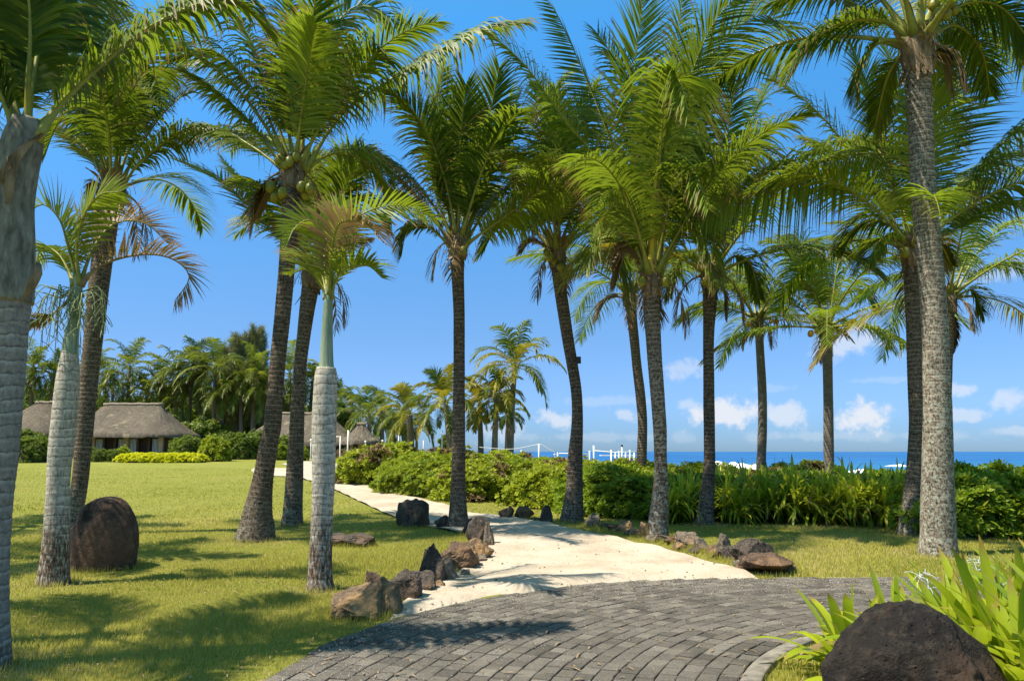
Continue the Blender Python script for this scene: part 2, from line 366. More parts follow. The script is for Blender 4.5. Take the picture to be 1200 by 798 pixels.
class Geo:
    """collects pieces into one mesh"""
    def __init__(s): s.V = []; s.F = []; s.n = 0; s.t = []; s.a = []; s.mi = []
    def add(s, V, F, t=0., a=0., mi=0):
        V = np.asarray(V, float).reshape(-1, 3)
        F = F if isinstance(F, list) else [F]
        for f in F:
            f = np.asarray(f)
            if len(f): s.F.append(f + s.n); s.mi.append(mi)
        s.V.append(V); s.n += len(V)
        s.t.append(np.broadcast_to(t, len(V)).astype(float)); s.a.append(np.broadcast_to(a, len(V)).astype(float))
    def me(s, name, mats, off=(0,0,0), smooth=True):
        return mesh(name, np.concatenate(s.V) - np.asarray(off), s.F, mats, s.mi, {'tint': np.concatenate(s.t), 'along': np.concatenate(s.a)}, smooth)
    def box(s, c, d, mi=0, t=0.):
        x, y, z = np.asarray(d)/2; V = np.array([(i, j, k) for i in (-x, x) for j in (-y, y) for k in (-z, z)]) + np.asarray(c)
        s.add(V, np.array([(0,1,3,2),(4,6,7,5),(0,4,5,1),(2,3,7,6),(0,2,6,4),(1,5,7,3)]), t, mi=mi)
def tube(pts, rad, n=8, cap=True):
    pts = np.asarray(pts, float); K = len(pts); rad = np.broadcast_to(rad, K)
    T = np.gradient(pts, axis=0); T /= np.linalg.norm(T, axis=1)[:, None]+1e-9
    a = np.array((0, 0, 1.)) if abs(T[0][2]) < .9 else np.array((1., 0, 0))
    S = np.zeros_like(pts); s0 = np.cross(T[0], a)
    for k in range(K):
        s0 = s0 - T[k]*np.dot(s0, T[k]); s0 /= np.linalg.norm(s0)+1e-9; S[k] = s0
    B = np.cross(T, S); th = np.linspace(0, 2*np.pi, n, endpoint=False)
    V = pts[:, None] + rad[:, None, None]*(np.cos(th)[None, :, None]*S[:, None] + np.sin(th)[None, :, None]*B[:, None])
    i = np.arange(K-1)[:, None]*n; j = np.arange(n)[None]; j2 = (j+1) % n
    F = np.stack([i+j, i+j2, i+n+j2, i+n+j], -1).reshape(-1, 4)
    V = V.reshape(-1, 3)
    if cap:
        V = np.vstack([V, pts[0], pts[-1]]); k = len(V)-2
        tri = np.vstack([np.stack([np.full(n, k), (j2[0]), j[0]], -1), np.stack([np.full(n, k+1), (K-1)*n+j[0], (K-1)*n+j2[0]], -1)])
        return V, [F, tri]
    return V, [F]
def spline(pts, n):
    """Catmull-Rom through pts, resampled evenly"""
    p = np.asarray(pts, float); p = np.vstack([2*p[0]-p[1], p, 2*p[-1]-p[-2]]); out = []
    for i in range(1, len(p)-2):
        t = np.linspace(0, 1, 12, endpoint=False)[:, None]; a, b, c, d = p[i-1], p[i], p[i+1], p[i+2]
        out.append(.5*(2*b + (c-a)*t + (2*a-5*b+4*c-d)*t*t + (3*b-3*c+d-a)*t**3))
    out.append(p[-2][None]); q = np.vstack(out)
    s = np.concatenate([[0], np.cumsum(np.linalg.norm(np.diff(q, axis=0), axis=1))]); u = np.linspace(0, s[-1], n)
    return np.stack([np.interp(u, s, q[:, k]) for k in range(q.shape[1])], -1)
def nrmz(v): return v/(np.linalg.norm(v, axis=-1, keepdims=True)+1e-9)

# ------------------------------------------------------------------ palm frond
def frond_geo(g, rach, n=85, ll=1.0, wid=.032, rng=None, droop=.9, pet=.17, roll=0., rw=.045, face=None, lift=.25, seg=4, yel=0., mi=(0, 1), miss=.03, wind=(-.12, .05), plan=0.):
    K = 22; r = spline(rach, K); T = nrmz(np.gradient(r, axis=0))
    L = np.linalg.norm(np.diff(r, axis=0), axis=1).sum()
    f0 = np.array((0, 0, 1.)) if face is None else np.asarray(face, float)
    # the upper side: gravity keeps a leaning frond's face up
    S = np.zeros_like(r); s0 = np.cross(T[0], f0)
    if np.linalg.norm(s0) < .2: s0 = np.array((1., .3, 0))
    s0 = nrmz(s0)
    for k in range(K):
        s0 = nrmz(s0 - T[k]*np.dot(s0, T[k])); S[k] = s0
    c, s_ = math.cos(roll), math.sin(roll); Nn = np.cross(S, T)
    S, Nn = c*S + s_*Nn, c*Nn - s_*S
    # midrib
    rad = rw*(1-.88*np.linspace(0, 1, K)**.7); rad[0] *= 2.2; rad[1] *= 1.6; rad[2] *= 1.2
    V, F = tube(r, rad, 5); g.add(V, F, .5, .3, mi[1])
    u = np.linspace(pet, .995, n); u = np.concatenate([u, u + .5*(1-pet)/n]); u = np.clip(u + rng.normal(0, .002, 2*n), 0, .999)
    side = np.concatenate([np.ones(n), -np.ones(n)])
    keep = rng.random(2*n) > miss; u = u[keep]; side = side[keep]; m = len(u)
    x = u*(K-1); i = np.minimum(x.astype(int), K-2); f = (x-i)[:, None]
    it = lambda A: A[i]*(1-f) + A[i+1]*f
    p, t, s, nn = it(r), nrmz(it(T)), nrmz(it(S)), nrmz(it(Nn))
    v = (u-pet)/(1-pet)
    prof = np.minimum(1, .45 + 2.4*v)*(1-.62*np.clip((v-.45)/.55, 0, 1)**1.6)
    ln = ll*prof*rng.normal(1, .07, m)
    a = R(24) + R(38)*v + rng.normal(0, .07, m)
    lf = lift + rng.normal(0, .09+plan, m)
    d0 = nrmz(s*(side*np.cos(a))[:, None] + t*np.sin(a)[:, None] + nn*lf[:, None])
    dr = droop*np.clip(rng.normal(1, .22, m), .3, 2)*(ln/ll)
    pts = [p]; q = p
    gv = np.array((wind[0], wind[1], -1.))
    for k in range(seg):
        d = nrmz(d0 + gv*(dr*((k+.35)/seg)**1.25*1.5)[:, None]); q = q + d*(ln/seg)[:, None]; pts.append(q)
    dirs = nrmz(np.diff(np.array(pts), axis=0)); dirs = np.concatenate([dirs, dirs[-1:]])
    W = []
    for k in range(seg+1):
        wv = t - dirs[k]*np.sum(t*dirs[k], -1, keepdims=True); W.append(nrmz(wv + nn*.25))
    wp = np.interp(np.linspace(0, 1, seg+1), [0, .2, .55, 1], [.55, 1, .85, .08])
    VV = []; AL = []
    for k in range(seg+1):
        hw = (wid/2*wp[k]*(.5+.5*prof))[:, None]
        VV += [pts[k]-W[k]*hw, pts[k]+W[k]*hw]; AL += [np.full(m, k/seg)]*2
    VV = np.stack(VV, 1).reshape(-1, 3); AL = np.stack(AL, 1).ravel()
    b = np.arange(m)[:, None]*(2*(seg+1)); k2 = np.arange(seg)[None]*2
    F = np.stack([b+k2, b+k2+1, b+k2+3, b+k2+2], -1).reshape(-1, 4)
    tt = np.clip(rng.beta(2, 3, m)*.9 + yel, 0, .96); tt[rng.random(m) < .012] = .99
    g.add(VV, F, np.repeat(tt, 2*(seg+1)), AL, mi[0])
def free_rachis(p0, az, el, L, bend, rng=None, K=12):
    d = np.array((math.cos(az)*math.cos(el), math.sin(az)*math.cos(el), math.sin(el))); p = np.array(p0, float); out = [p.copy()]
    for k in range(K):
        d = nrmz(d + np.array((-.012, .0, -bend*(.35+1.3*k/K)/K*2.0))); p = p + d*L/K; out.append(p.copy())
    return np.array(out)

# ------------------------------------------------------------------ palm trunk
def trunk(root, px, Y, mt, ring=.072, amp=.035, n=22, name='trunk', base_flare=None, jag=1., seed=0, irregular=.02):
    rng = np.random.default_rng(seed)
    pts = [P(x, y, Y) for x, y, w_ in px]; rr = [w_/2*M(x, y, Y) for x, y, w_ in px]
    A = np.array([(*p, r_) for p, r_ in zip(pts, rr)])
    Ht = A[:, 2].max() - A[:, 2].min(); K = max(8, min(420, int(Ht/.018)))
    A = spline(A, K); pts, rad = A[:, :3], A[:, 3]
    s = np.concatenate([[0], np.cumsum(np.linalg.norm(np.diff(pts, axis=0), axis=1))])
    off = np.cumsum(rng.normal(0, .012, K))
    ph = (s/ring + off) % 1
    prof = np.where(ph < .75, ph/.75, (1-ph)/.25)
    th = np.linspace(0, 2*np.pi, n, endpoint=False)
    V = np.zeros((K, n, 3)); T = nrmz(np.gradient(pts, axis=0))
    S = nrmz(np.cross(T, np.array((0, 1., 0)))); B = np.cross(T, S)
    nzv = np.array([[mnoise.noise(Vector((math.cos(a)*1.5+seed*7, math.sin(a)*1.5, z*1.6))) for a in th] for z in s])
    nzf = np.array([[mnoise.noise(Vector((math.cos(a)*4+seed*3, math.sin(a)*4, z*14))) for a in th] for z in s])
    ph2 = ((s/ring + off)[:, None] + nzv*.3) % 1
    pr2 = np.where(ph2 < .75, ph2/.75, (1-ph2)/.25)
    q = rad[:, None]*(1 + amp*(pr2-.5)*jag + irregular*2.0*nzv + irregular*.5*nzf)
    V = pts[:, None] + q[..., None]*(np.cos(th)[None, :, None]*S[:, None] + np.sin(th)[None, :, None]*B[:, None])
    i = np.arange(K-1)[:, None]*n; j = np.arange(n)[None]; j2 = (j+1) % n
    F = np.stack([i+j, i+j2, i+n+j2, i+n+j], -1).reshape(-1, 4)
    V = V.reshape(-1, 3); V = np.vstack([V, pts[-1]]); k = len(V)-1
    F2 = np.stack([np.full(n, k), (K-1)*n+j[0], (K-1)*n+j2[0]], -1)
    vh = np.concatenate([np.repeat(s, n), [s[-1]]])
    me = mesh(name, V-np.array(root.location), [F, F2], [mt], None, {'vh': vh})
    return obj(name, me, root)
def sheath(root, c, r, h, rng, nst=26, mt=None, name='fibre_sheath'):
    """old boots and torn brown fibre round the top of the trunk"""
    g = Geo()
    for k in range(nst):
        a = rng.uniform(0, 2*math.pi); z = rng.uniform(-.15, .55)*h; out = np.array((math.cos(a), math.sin(a), 0))
        p0 = np.array(c) + out*r*rng.uniform(.6, 1.0) + (0, 0, z)
        up = rng.random() < .6; L = rng.uniform(.3, .9)*h
        d = nrmz(out*rng.uniform(.12, .55) + np.array((0, 0, 1. if up else -1.)))
        p1 = p0 + d*L*.5; p2 = p1 + nrmz(d + out*rng.uniform(.1, .8) + np.array((0, 0, -.5)))*L*.5
        q = spline([p0, p1, p2], 6); t = np.array((-math.sin(a), math.cos(a), 0)); w0 = r*rng.uniform(.25, .7)
        ws = w0*np.array([1, .95, .8, .6, .45, .2])*rng.uniform(.8, 1.2, 6)
        V = []
        for kk in range(6): V += [q[kk]-t*ws[kk]/1.5, q[kk]+out*ws[kk]*.25, q[kk]+t*ws[kk]/1.5]
        F = []
        for kk in range(5):
            b = kk*3; F += [(b, b+1, b+4, b+3), (b+1, b+2, b+5, b+4)]
        g.add(V, np.array(F), rng.random())
    for k in range(40):       # loose fibres
        a = rng.uniform(0, 2*math.pi); out = np.array((math.cos(a), math.sin(a), 0)); p0 = np.array(c)+out*r*.9+(0, 0, rng.uniform(-.1, .6)*h)
        L = rng.uniform(.15, .5); q = [p0, p0+out*L*.4+(0, 0, L*.1), p0+out*L*.6+(0, 0, -L*rng.uniform(.2, .8))]
        V, F = tube(spline(q, 5), .005, 3, False); g.add(V, F)
    zz = np.linspace(-.2*h, .75*h, 9); rr = r*(1.05 + .35*np.sin(np.linspace(0, math.pi, 9))) * np.linspace(1, .75, 9)
    V, F = tube(np.array([np.array(c)+(0, 0, z) for z in zz]), rr, 14); V = V + rng.normal(0, r*.06, V.shape); g.add(V, F)
    return obj(name, g.me(name, [mt or M_FIB], root.location), root)
def nut(root, c, s, mt, rng, name='coconut'):
    bm = bmesh.new(); bmesh.ops.create_icosphere(bm, subdivisions=2, radius=s)
    for v in bm.verts:
        v.co.z *= 1.25; a = math.atan2(v.co.y, v.co.x); k = 1+.06*math.cos(3*a); v.co.x *= k; v.co.y *= k
    me = bpy.data.meshes.new(name); bm.to_mesh(me); bm.free(); me.materials.append(mt)
    for p in me.polygons: p.use_smooth = True
    o = obj(name, me, root, Vector(c)-Vector(root.location)); o.rotation_euler = (rng.uniform(-.4,.4), rng.uniform(-.4,.4), rng.uniform(0,3)); return o

PALMFOOT = []
def palm(label, tr, Y, crown, heroes, seed, mt, nfill=12, L=(3.2, 4.0), ll=.95, nuts=(), group='coconut palms around the sand path', fill_el=(80, 5), n=95, wid=.046,
         leafm=None, bend=(.5, .95), species='coconut_palm', cat='palm tree', rw=.042, nutm=None, ring=.085, amp=.022, sheath_h=.7, gbase=True, fdroop=(.6, 1.3), az_bias=None, irregular=.02):
    rng = np.random.default_rng(seed)
    bx, by, bw = tr[0]; base = P(bx, by, Y); z = float(H(base.x, base.y)); base.z = z
    root = empty(species, base, label, cat, group)
    if Y < 22: PALMFOOT.append((base.x, base.y, bw/2*M(bx, by, Y)))
    t0 = (bx, by+ 8*14/Y, bw*1.06)
    top = [(crown[0], crown[1], tr[-1][2]*.9)] if sheath_h else []
    trunk(root, [t0]+list(tr)+top, Y, mt, seed=seed, ring=ring, amp=amp, irregular=irregular)
    cx, cy = crown; c = np.array(P(cx, cy, Y)); m_ = M(cx, cy, Y); r0 = tr[-1][2]/2*m_
    if sheath_h: sheath(root, c - (0, 0, sheath_h*.35), r0*1.05, sheath_h, rng)
    LM = leafm or M_COCO
    for hnum, h in enumerate(heroes):
        pts, d = h[0], h[1]; kw = dict(h[2]) if len(h) > 2 else {}
        pp = [P(x, y, Y + d*(i/(len(pts)-1))**1.2) for i, (x, y) in enumerate(pts)]
        ms = kw.pop('m', (LM, M_RACH)); lab = kw.pop('label', None)
        g = Geo(); frond_geo(g, np.array(pp), **{**dict(n=n, ll=ll, wid=wid, rng=rng, rw=rw, droop=rng.uniform(*fdroop), roll=rng.normal(0, .15)), **kw})
        o = obj('frond', g.me('frond', list(ms), root.location), root)
        if lab: o['label'] = lab
    for k in range(nfill):
        f = (k+.5)/nfill; az = k*2.39996 + seed + rng.normal(0, .15)
        if az_bias and math.cos(az-az_bias[0]) < az_bias[1]: continue
        el = R(fill_el[0] + (fill_el[1]-fill_el[0])*f + rng.normal(0, 5))
        Lf = rng.uniform(*L)*(.75 + .25*min(1, f*3))
        p0 = c + np.array((math.cos(az), math.sin(az), 0))*r0*.7 + (0, 0, .25*sheath_h*(1-f))
        rc = free_rachis(p0, az, el, Lf, rng.uniform(*bend), rng)
        g = Geo(); frond_geo(g, rc, n=n, ll=ll, wid=wid, rng=rng, rw=rw, droop=rng.uniform(*fdroop), roll=rng.normal(0, .25), yel=rng.uniform(-.2, .4))
        old = f > .8 and rng.random() < .3 and Y > 16 and Y != 16.5
        obj('frond', g.me('frond', [M_COCO_Y, M_RACH] if old else [LM, M_RACH], root.location), root)
    for k in range(2 if species == 'coconut_palm' else 0):      # a dead frond hanging beside the trunk
        az = rng.uniform(0, 6.28); rc = free_rachis(c + np.array((math.cos(az), math.sin(az), 0))*r0*.8, az, R(-5), rng.uniform(.9, 1.5), 2.6, rng)
        g = Geo(); frond_geo(g, rc, n=34, ll=.5, wid=.03, rng=rng, rw=.03, droop=1.8, miss=.35, pet=.25); obj('frond', g.me('frond', [M_COCO_D, M_RACH_D], root.location), root)
    for (x, y) in nuts:
        s = rng.uniform(.08, .105); nut(root, P(x, y, Y-rng.uniform(.15, .32)), s, nutm or M_NUTG, rng)
    return root

# ================================================================== THE GROUND
def grid_axis(parts):
    out = []
    for a, b, n_ in parts: out += list(np.linspace(a, b, n_, endpoint=False))
    return np.array(out + [parts[-1][1]])
gx = grid_axis([(-9000, -400, 8), (-400, -60, 24), (-60, 50, 200), (50, 400, 24), (400, 9000, 8)])
gy = grid_axis([(-300, -10, 10), (-10, 90, 190), (90, 300, 60), (300, 14000, 16)])
XX, YY = np.meshgrid(gx, gy); ZZ = H(XX, YY)
V = np.stack([XX, YY, ZZ], -1).reshape(-1, 3); nx = len(gx)
i = np.arange(len(gy)-1)[:, None]*nx; j = np.arange(nx-1)[None]
setp(obj('ground', mesh('ground', V, [np.stack([i+j, i+j+1, i+nx+j+1, i+nx+j], -1).reshape(-1, 4)], [M_LAWN])), 'mown lawn under the palms', 'lawn', kind='structure')
V = [(-12000, 20, -2.2), (14000, 20, -2.2), (14000, 26000, -2.2), (-12000, 26000, -2.2)]
setp(obj('sea', mesh('sea', V, [[(0, 1, 2, 3)]], [M_SEA])), 'deep blue sea reaching the horizon', 'sea', kind='structure')

def sheet(name, poly, mt, dz, step=.22, bumpf=None, label=None, cat=None, smooth_poly=True):
    """a draped sheet over the ground, poly = xy points"""
    pl = np.array(poly, float)
    pl = spline(np.vstack([pl, pl[:1]]), max(60, len(pl)*8))[:-1] if smooth_poly else pl
    rng = np.random.default_rng(3)
    x0, y0 = pl.min(0); x1, y1 = pl.max(0)
    step = max(step, math.sqrt((x1-x0)*(y1-y0)/30000))
    X, Y_ = np.meshgrid(np.arange(x0, x1, step), np.arange(y0, y1, step)); q = np.stack([X.ravel(), Y_.ravel()], -1); q += rng.uniform(-.3, .3, q.shape)*step
    q = q[inpoly(q, pl)]
    allp = [Vector(v) for v in np.vstack([pl, q])]; n_ = len(pl)
    vs, es, fs, *_ = delaunay_2d_cdt(allp, [], [list(range(n_))], 1, 1e-4)
    vs = np.array([tuple(v) for v in vs]); z = H(vs[:, 0], vs[:, 1]) + dz
    if bumpf is not None: z = z + bumpf(vs)
    tri = np.array([f for f in fs if len(f) == 3])
    o = obj(name, mesh(name, np.column_stack([vs, z]), [tri], [mt])); setp(o, label, cat, kind='structure'); return pl
def inpoly(q, pl):
    x, y = q[:, 0], q[:, 1]; ins = np.zeros(len(q), bool); n_ = len(pl)
    for a in range(n_):
        (x1, y1), (x2, y2) = pl[a], pl[(a+1) % n_]
        if y1 == y2: continue
        cnd = ((y1 > y) != (y2 > y)) & (x < (x2-x1)*(y-y1)/(y2-y1)+x1); ins ^= cnd
    return ins
g2 = lambda px, py: tuple(G(px, py)[:2])
SAND = [g2(*p) for p in [(425,748),(455,727),(480,706),(510,690),(540,672),(558,655),(572,640),(570,630),(540,626),(505,619),(466,608),(446,600),(420,588),(392,575),(372,567),
    (345,560),(300,556),(300,549),(345,550),(372,553),(393,559),(428,570),(464,580),(520,592),(552,602),(600,608),(640,615),(680,624),(720,632),(760,641),(800,652),(845,664),(880,676),(905,690),(800,740),(600,770)]]
def sandb(vs): return np.array([.04*mnoise.noise(Vector((x*1.3, y*1.3, 0))) + .022*mnoise.noise(Vector((x*4.5, y*4.5, 3))) for x, y in vs])+.012
PCX, PCY = 4.97, 4.45
ang = np.array([30, 60, 95, 108.6, 125.5, 140, 155, 168, 185, 215]); rad_ = np.array([5.95, 5.95, 5.98, 6.2, 6.78, 6.93, 6.98, 6.86, 6.8, 6.8])
def Rout(a): return np.interp(np.degrees(a), ang, rad_)
def sand_clip(vs):   # sand thins to nothing over the paving edge
    r = np.hypot(vs[:, 0]-PCX, vs[:, 1]-PCY); a = np.arctan2(vs[:, 1]-PCY, vs[:, 0]-PCX)
    ro = Rout(a) + np.array([.14*mnoise.noise(Vector((x*2.2, y*2.2, 5))) + .05*mnoise.noise(Vector((x*9, y*9, 5))) for x, y in vs]); inside = sst(ro+.25, ro-.12, r)
    return sandb(vs)*(1-inside) - .06*inside + .03*(1-inside)
sp = sheet('sand_path', SAND, M_SAND, .01, .085, sand_clip, 'white coral sand path widening towards the paving', 'sand path')
TER = [g2(*p) for p in [(330,544),(345,541),(394,540.5),(428,541.5),(430,547),(424,551),(395,555),(372,553),(350,550)]]
sheet('far_terrace', TER, M_SAND, .03, .4, None, 'pale terrace in front of the thatched huts', 'terrace', smooth_poly=False)
# paving
a_ = np.linspace(R(30), R(215), 120)
V = [(PCX+3.5*math.cos(a), PCY+3.5*math.sin(a), .008) for a in a_] + [(PCX+Rout(a)*math.cos(a), PCY+Rout(a)*math.sin(a), .008) for a in a_]
F = [(k, k+1, k+121, k+120) for k in range(119)]
setp(obj('paving_bed', mesh('paving_bed', V, [F], [M_JOINT])), 'dark joint bed between the pavers', 'paving bed', kind='structure')
rng = np.random.default_rng(11); g = Geo(); CW, BL = .138, .18
rc = 3.66
row = 0
while rc < 7.1:
    dth = BL/(rc+CW/2); t0 = R(30) + (row % 2)*dth/2 + rng.uniform(-.1, .1)*dth
    while t0 < R(215):
        t1 = t0+dth; tm = (t0+t1)/2; ro = float(Rout(tm)) + rng.uniform(-.03, .03)
        if rc + CW*.4 < ro:
            e = .005; r0, r1 = rc+e, min(rc+CW-e, ro+.03); ga = rng.uniform(.006, .011)/rc; z = .024 + rng.normal(0, .0018); ch = .006
            q = []
            for zz, ins in ((.004, 0), (z-.004, 0), (z, ch)):
                q += [((rr), aa, zz) for rr, aa in ((r0+ins, t0+ga+ins/rc), (r1-ins, t0+ga+ins/rc), (r1-ins, t1-ga-ins/rc), (r0+ins, t1-ga-ins/rc))]
            tl = rng.normal(0, .006, 2); jr, ja = rng.normal(0, .0028, 4), rng.normal(0, .0028, 4)/rc
            q = [(rr+jr[n3 % 4], aa+ja[n3 % 4], zz) for n3, (rr, aa, zz) in enumerate(q)]
            Vb = [(PCX+rr*math.cos(aa), PCY+rr*math.sin(aa), zz + (tl[0]*(rr-rc)+tl[1]*(aa-tm))*.8) for rr, aa, zz in q]
            Fb = [(8, 11, 10, 9)] + [(b+k, b+4+k, b+4+(k+1) % 4, b+(k+1) % 4) for b in (0, 4) for k in range(4)]
            g.add(Vb, np.array(Fb), np.clip(rng.normal(.5, .27), 0, 1))
        t0 = t1
    rc += CW; row += 1
setp(obj('paving', g.me('paving', [M_PAVE], smooth=False)), 'dark grey block paving laid in curved courses', 'paving', kind='structure')
# kerb round the island
g = Geo(); a_ = np.linspace(R(35), R(212), 150); sec = [(3.50, -.02), (3.50, .035), (3.51, .043), (3.63, .036), (3.645, .028), (3.645, -.02)]
V = [(PCX+r_*math.cos(a), PCY+r_*math.sin(a), z_) for a in a_ for r_, z_ in sec]; ns = len(sec)
F = [(k*ns+s_, (k+1)*ns+s_, (k+1)*ns+s_+1, k*ns+s_+1) for k in range(149) for s_ in range(ns-1)]
g.add(V, np.array(F)); setp(obj('kerb', g.me('kerb', [M_KERB])), 'pale concrete kerb curving round the planted corner', 'kerb', kind='structure')
# planting soil under the strap leaf plants
cpt = [(PCX+3.25*math.cos(a), PCY+3.25*math.sin(a)) for a in np.linspace(R(50), R(150), 16)]
sheet('planting_bed', [(1.9, 4.2)]+[(1.95,5.2),(2.3,6.0),(2.9, 6.75),(3.6,7.3)]+cpt[:9][::-1]+[(7.5, 4.0), (4, 3.2)], M_SOIL, .014, .15, None, 'bare soil round the strap leaf plants', 'planting bed', smooth_poly=False)

# blown sand grains on the paving
rng = np.random.default_rng(5); n_ = 6000
a = rng.uniform(R(40), R(190), n_); ro = Rout(a); r_ = ro - np.abs(rng.exponential(.55, n_)); ok = r_ > 3.6; a, r_ = a[ok], r_[ok]; n_ = len(a)
c = np.stack([PCX+r_*np.cos(a), PCY+r_*np.sin(a), np.full(n_, .027)], -1); s_ = rng.uniform(.002, .006, n_)[:, None]
o4 = np.array([(1,0,0),(-.5,.87,0),(-.5,-.87,0),(0,0,.9)])
V = (c[:, None] + o4[None]*s_[:, None]).reshape(-1, 3); b = np.arange(n_)[:, None]*4
F = np.concatenate([b+np.array([[0,1,3]]), b+np.array([[1,2,3]]), b+np.array([[2,0,3]])])
setp(obj('sand_grains', mesh('sand_grains', V, [F], [M_GRAIN], smooth=False)), 'pale coral grains scattered over the dark pavers', 'sand grains', kind='stuff')
# pebbles and leaf litter on the sand
rng = np.random.default_rng(6); q = np.column_stack([rng.uniform(-2, 4, 1500), rng.uniform(7.5, 16, 1500)]); q = q[inpoly(q, sp)]; n_ = len(q)
c = np.column_stack([q, H(q[:, 0], q[:, 1])+.045]); s_ = (.003+.022*rng.random(n_)**3)[:, None]
V = (c[:, None] + o4[None]*s_[:, None]).reshape(-1, 3); b = np.arange(n_)[:, None]*4
F = np.concatenate([b+np.array([[0,1,3]]), b+np.array([[1,2,3]]), b+np.array([[2,0,3]])])
setp(obj('pebbles', mesh('pebbles', V, [F], [RK[2]], smooth=False)), 'small stones and bits of litter lying on the sand', 'pebbles', kind='stuff')

# grass blades
def vn(x, y):           # smooth patchiness of the turf
    r_ = np.random.default_rng(4); o = 0*x
    for k in range(22):
        f = .5*1.17**k; a = r_.uniform(0, 6.28); o = o + np.sin(f*(x*math.cos(a)+y*math.sin(a)*1.3)+r_.uniform(0, 6.28))/(1.1**k)
    return o/6
def grass(n_, xr, yr, h, wd, seed, pw=1.0):
    rng = np.random.default_rng(seed)
    y = yr[0] + (yr[1]-yr[0])*rng.random(n_)**pw; x = rng.uniform(-1, 1, n_)*(y*.70+.6)
    q = np.column_stack([x, y]); r = np.hypot(x-PCX, y-PCY); a = np.arctan2(y-PCY, x-PCX); a = np.where(a < 0, a+2*np.pi, a)
    jit = rng.normal(0, .05, n_)
    onp = (r > 3.52+jit*.5) & (r < Rout(a)-.03+jit*1.5)
    ok = ~onp & ~inpoly(q + rng.normal(0, .06, q.shape), sp) & ~((r < 3.38) & inpoly(q, BED))
    q = q[ok]; n_ = len(q)
    hh = h*rng.uniform(.5, 1.25, n_)*(1+.9*np.clip(vn(q[:, 0]*1.7+9, q[:, 1]*1.7), -.5, .8)); az = rng.uniform(0, 2*np.pi, n_); lean = rng.uniform(.1, .9, n_)
    p = np.column_stack([q, H(q[:, 0], q[:, 1])-.003])
    d = np.column_stack([np.cos(az)*lean, np.sin(az)*lean, np.ones(n_)]); d = nrmz(d)*hh[:, None]
    s = np.column_stack([-np.sin(az), np.cos(az), np.zeros(n_)])*(wd*rng.uniform(.7, 1.3, n_))[:, None]/2
    V = np.stack([p-s, p+s, p+d], 1).reshape(-1, 3)
    near = np.zeros(n_, bool)
    for (fx, fy, fr) in PALMFOOT: near |= np.hypot(q[:, 0]-fx, (q[:, 1]-fy)) < fr*(1.25+rng.random(n_)*1.6)
    big = vn(q[:, 0], q[:, 1])
    t = np.clip(rng.beta(2, 2.5, n_) + big*.55, 0, .96); t[rng.random(n_) < .05+.75*np.clip(big-.12, 0, 1)] = .99; t[near & (rng.random(n_) < .8)] = .99
    return V, np.arange(3*n_).reshape(-1, 3), np.repeat(t, 3)
BED = np.array([(1.9, 4.2), (1.95,5.2),(2.3,6.0),(2.9, 6.75),(3.6,7.3)]+cpt[:9][::-1]+[(7.5, 4.0), (4, 3.2)])
# ================================================================== PALMS
H_ = lambda *p: list(p)
DRY = dict(m=(M_COCO_D, M_RACH_D)); YEL = dict(m=(M_COCO_Y, M_RACH_Y))
# A: near royal palm on the left edge
rootA = palm('massive grey trunked palm cut by the left edge of the photo, nearest the camera',
  [(-22,790,64),(-20,700,54),(-15,600,50),(-4,520,47),(2,450,46),(5,380,50),(6,350,55)], 6.2, (30,150), [
  ([(32,165),(33,100),(36,40),(30,-20),(0,-70),(-50,-90)], -.4, dict(ll=.7, pet=.35, rw=.036, droop=.8)),
  ([(40,165),(75,118),(120,75),(170,36),(225,8),(275,0),(310,30)], .5, dict(ll=.62, pet=.12, rw=.038, droop=1.4, yel=.2, n=130)),
  ([(20,165),(8,110),(-25,40),(-60,-20)], .3, dict(ll=.6)),
  ([(28,160),(45,60),(58,0),(80,-40),(105,-30)], 1.0, dict(ll=.75, droop=1.2)),
  ([(22,160),(10,60),(30,-20),(80,-30),(140,10)], 1.4, dict(ll=.7, droop=1.2)),
  ([(20,160),(-10,90),(-60,60),(-120,80)], -.5, dict(ll=.6)),
  ([(24,160),(0,60),(-20,0),(-10,-60)], 1.2, dict(ll=.7, droop=1.2)),
  ], 21, T_ROYA, 0, ll=.65, n=100, wid=.042, leafm=M_COCO, species='royal_palm', group='royal palms on the lawn', rw=.036, ring=.09, amp=.025, sheath_h=0)
g = Geo(); q = spline([(*P(6,354,6.2), .20), (*P(8,335,6.2), .195), (*P(13,290,6.2), .17), (*P(13,240,6.2), .165), (*P(20,200,6.2), .155), (*P(27,165,6.2), .15), (*P(31,140,6.2), .11)], 60)
V, F = tube(q[:, :3], q[:, 3], 26); g.add(V, F, .5)
M_SHAFTA = simple('crownshaft_grey_green', (.07,.06,.045), (.30,.28,.225), 7, .9, .9, .15, (2.5,2.5,.8))
obj('crownshaft', g.me('crownshaft', [M_SHAFTA], rootA.location), rootA)
g = Geo(); rng = np.random.default_rng(8)
for (x0,y0,x1,y1,x2,y2,ww) in ((2,215,20,180,52,158,.07),(10,240,14,200,38,165,.05),(30,350,44,318,46,308,.05)):
    q = spline([P(x0,y0,6.02), P(x1,y1,6.0), P(x2,y2,6.05)], 8); V = []
    wv = ww*np.array([.3,.7,1,1,.9,.7,.45,.1])*rng.uniform(.8,1.2,8)
    for k in range(8): V += [q[k]-(wv[k],0,.3*wv[k]), q[k]-(0,.04,0), q[k]+(wv[k],0,.3*wv[k])]
    F = [(b*3+a_, b*3+a_+1, b*3+a_+4, b*3+a_+3) for b in range(7) for a_ in (0,1)]; g = Geo(); g.add(V, np.array(F)); obj('torn_sheath', g.me('torn_sheath', [M_FIB], rootA.location), rootA)


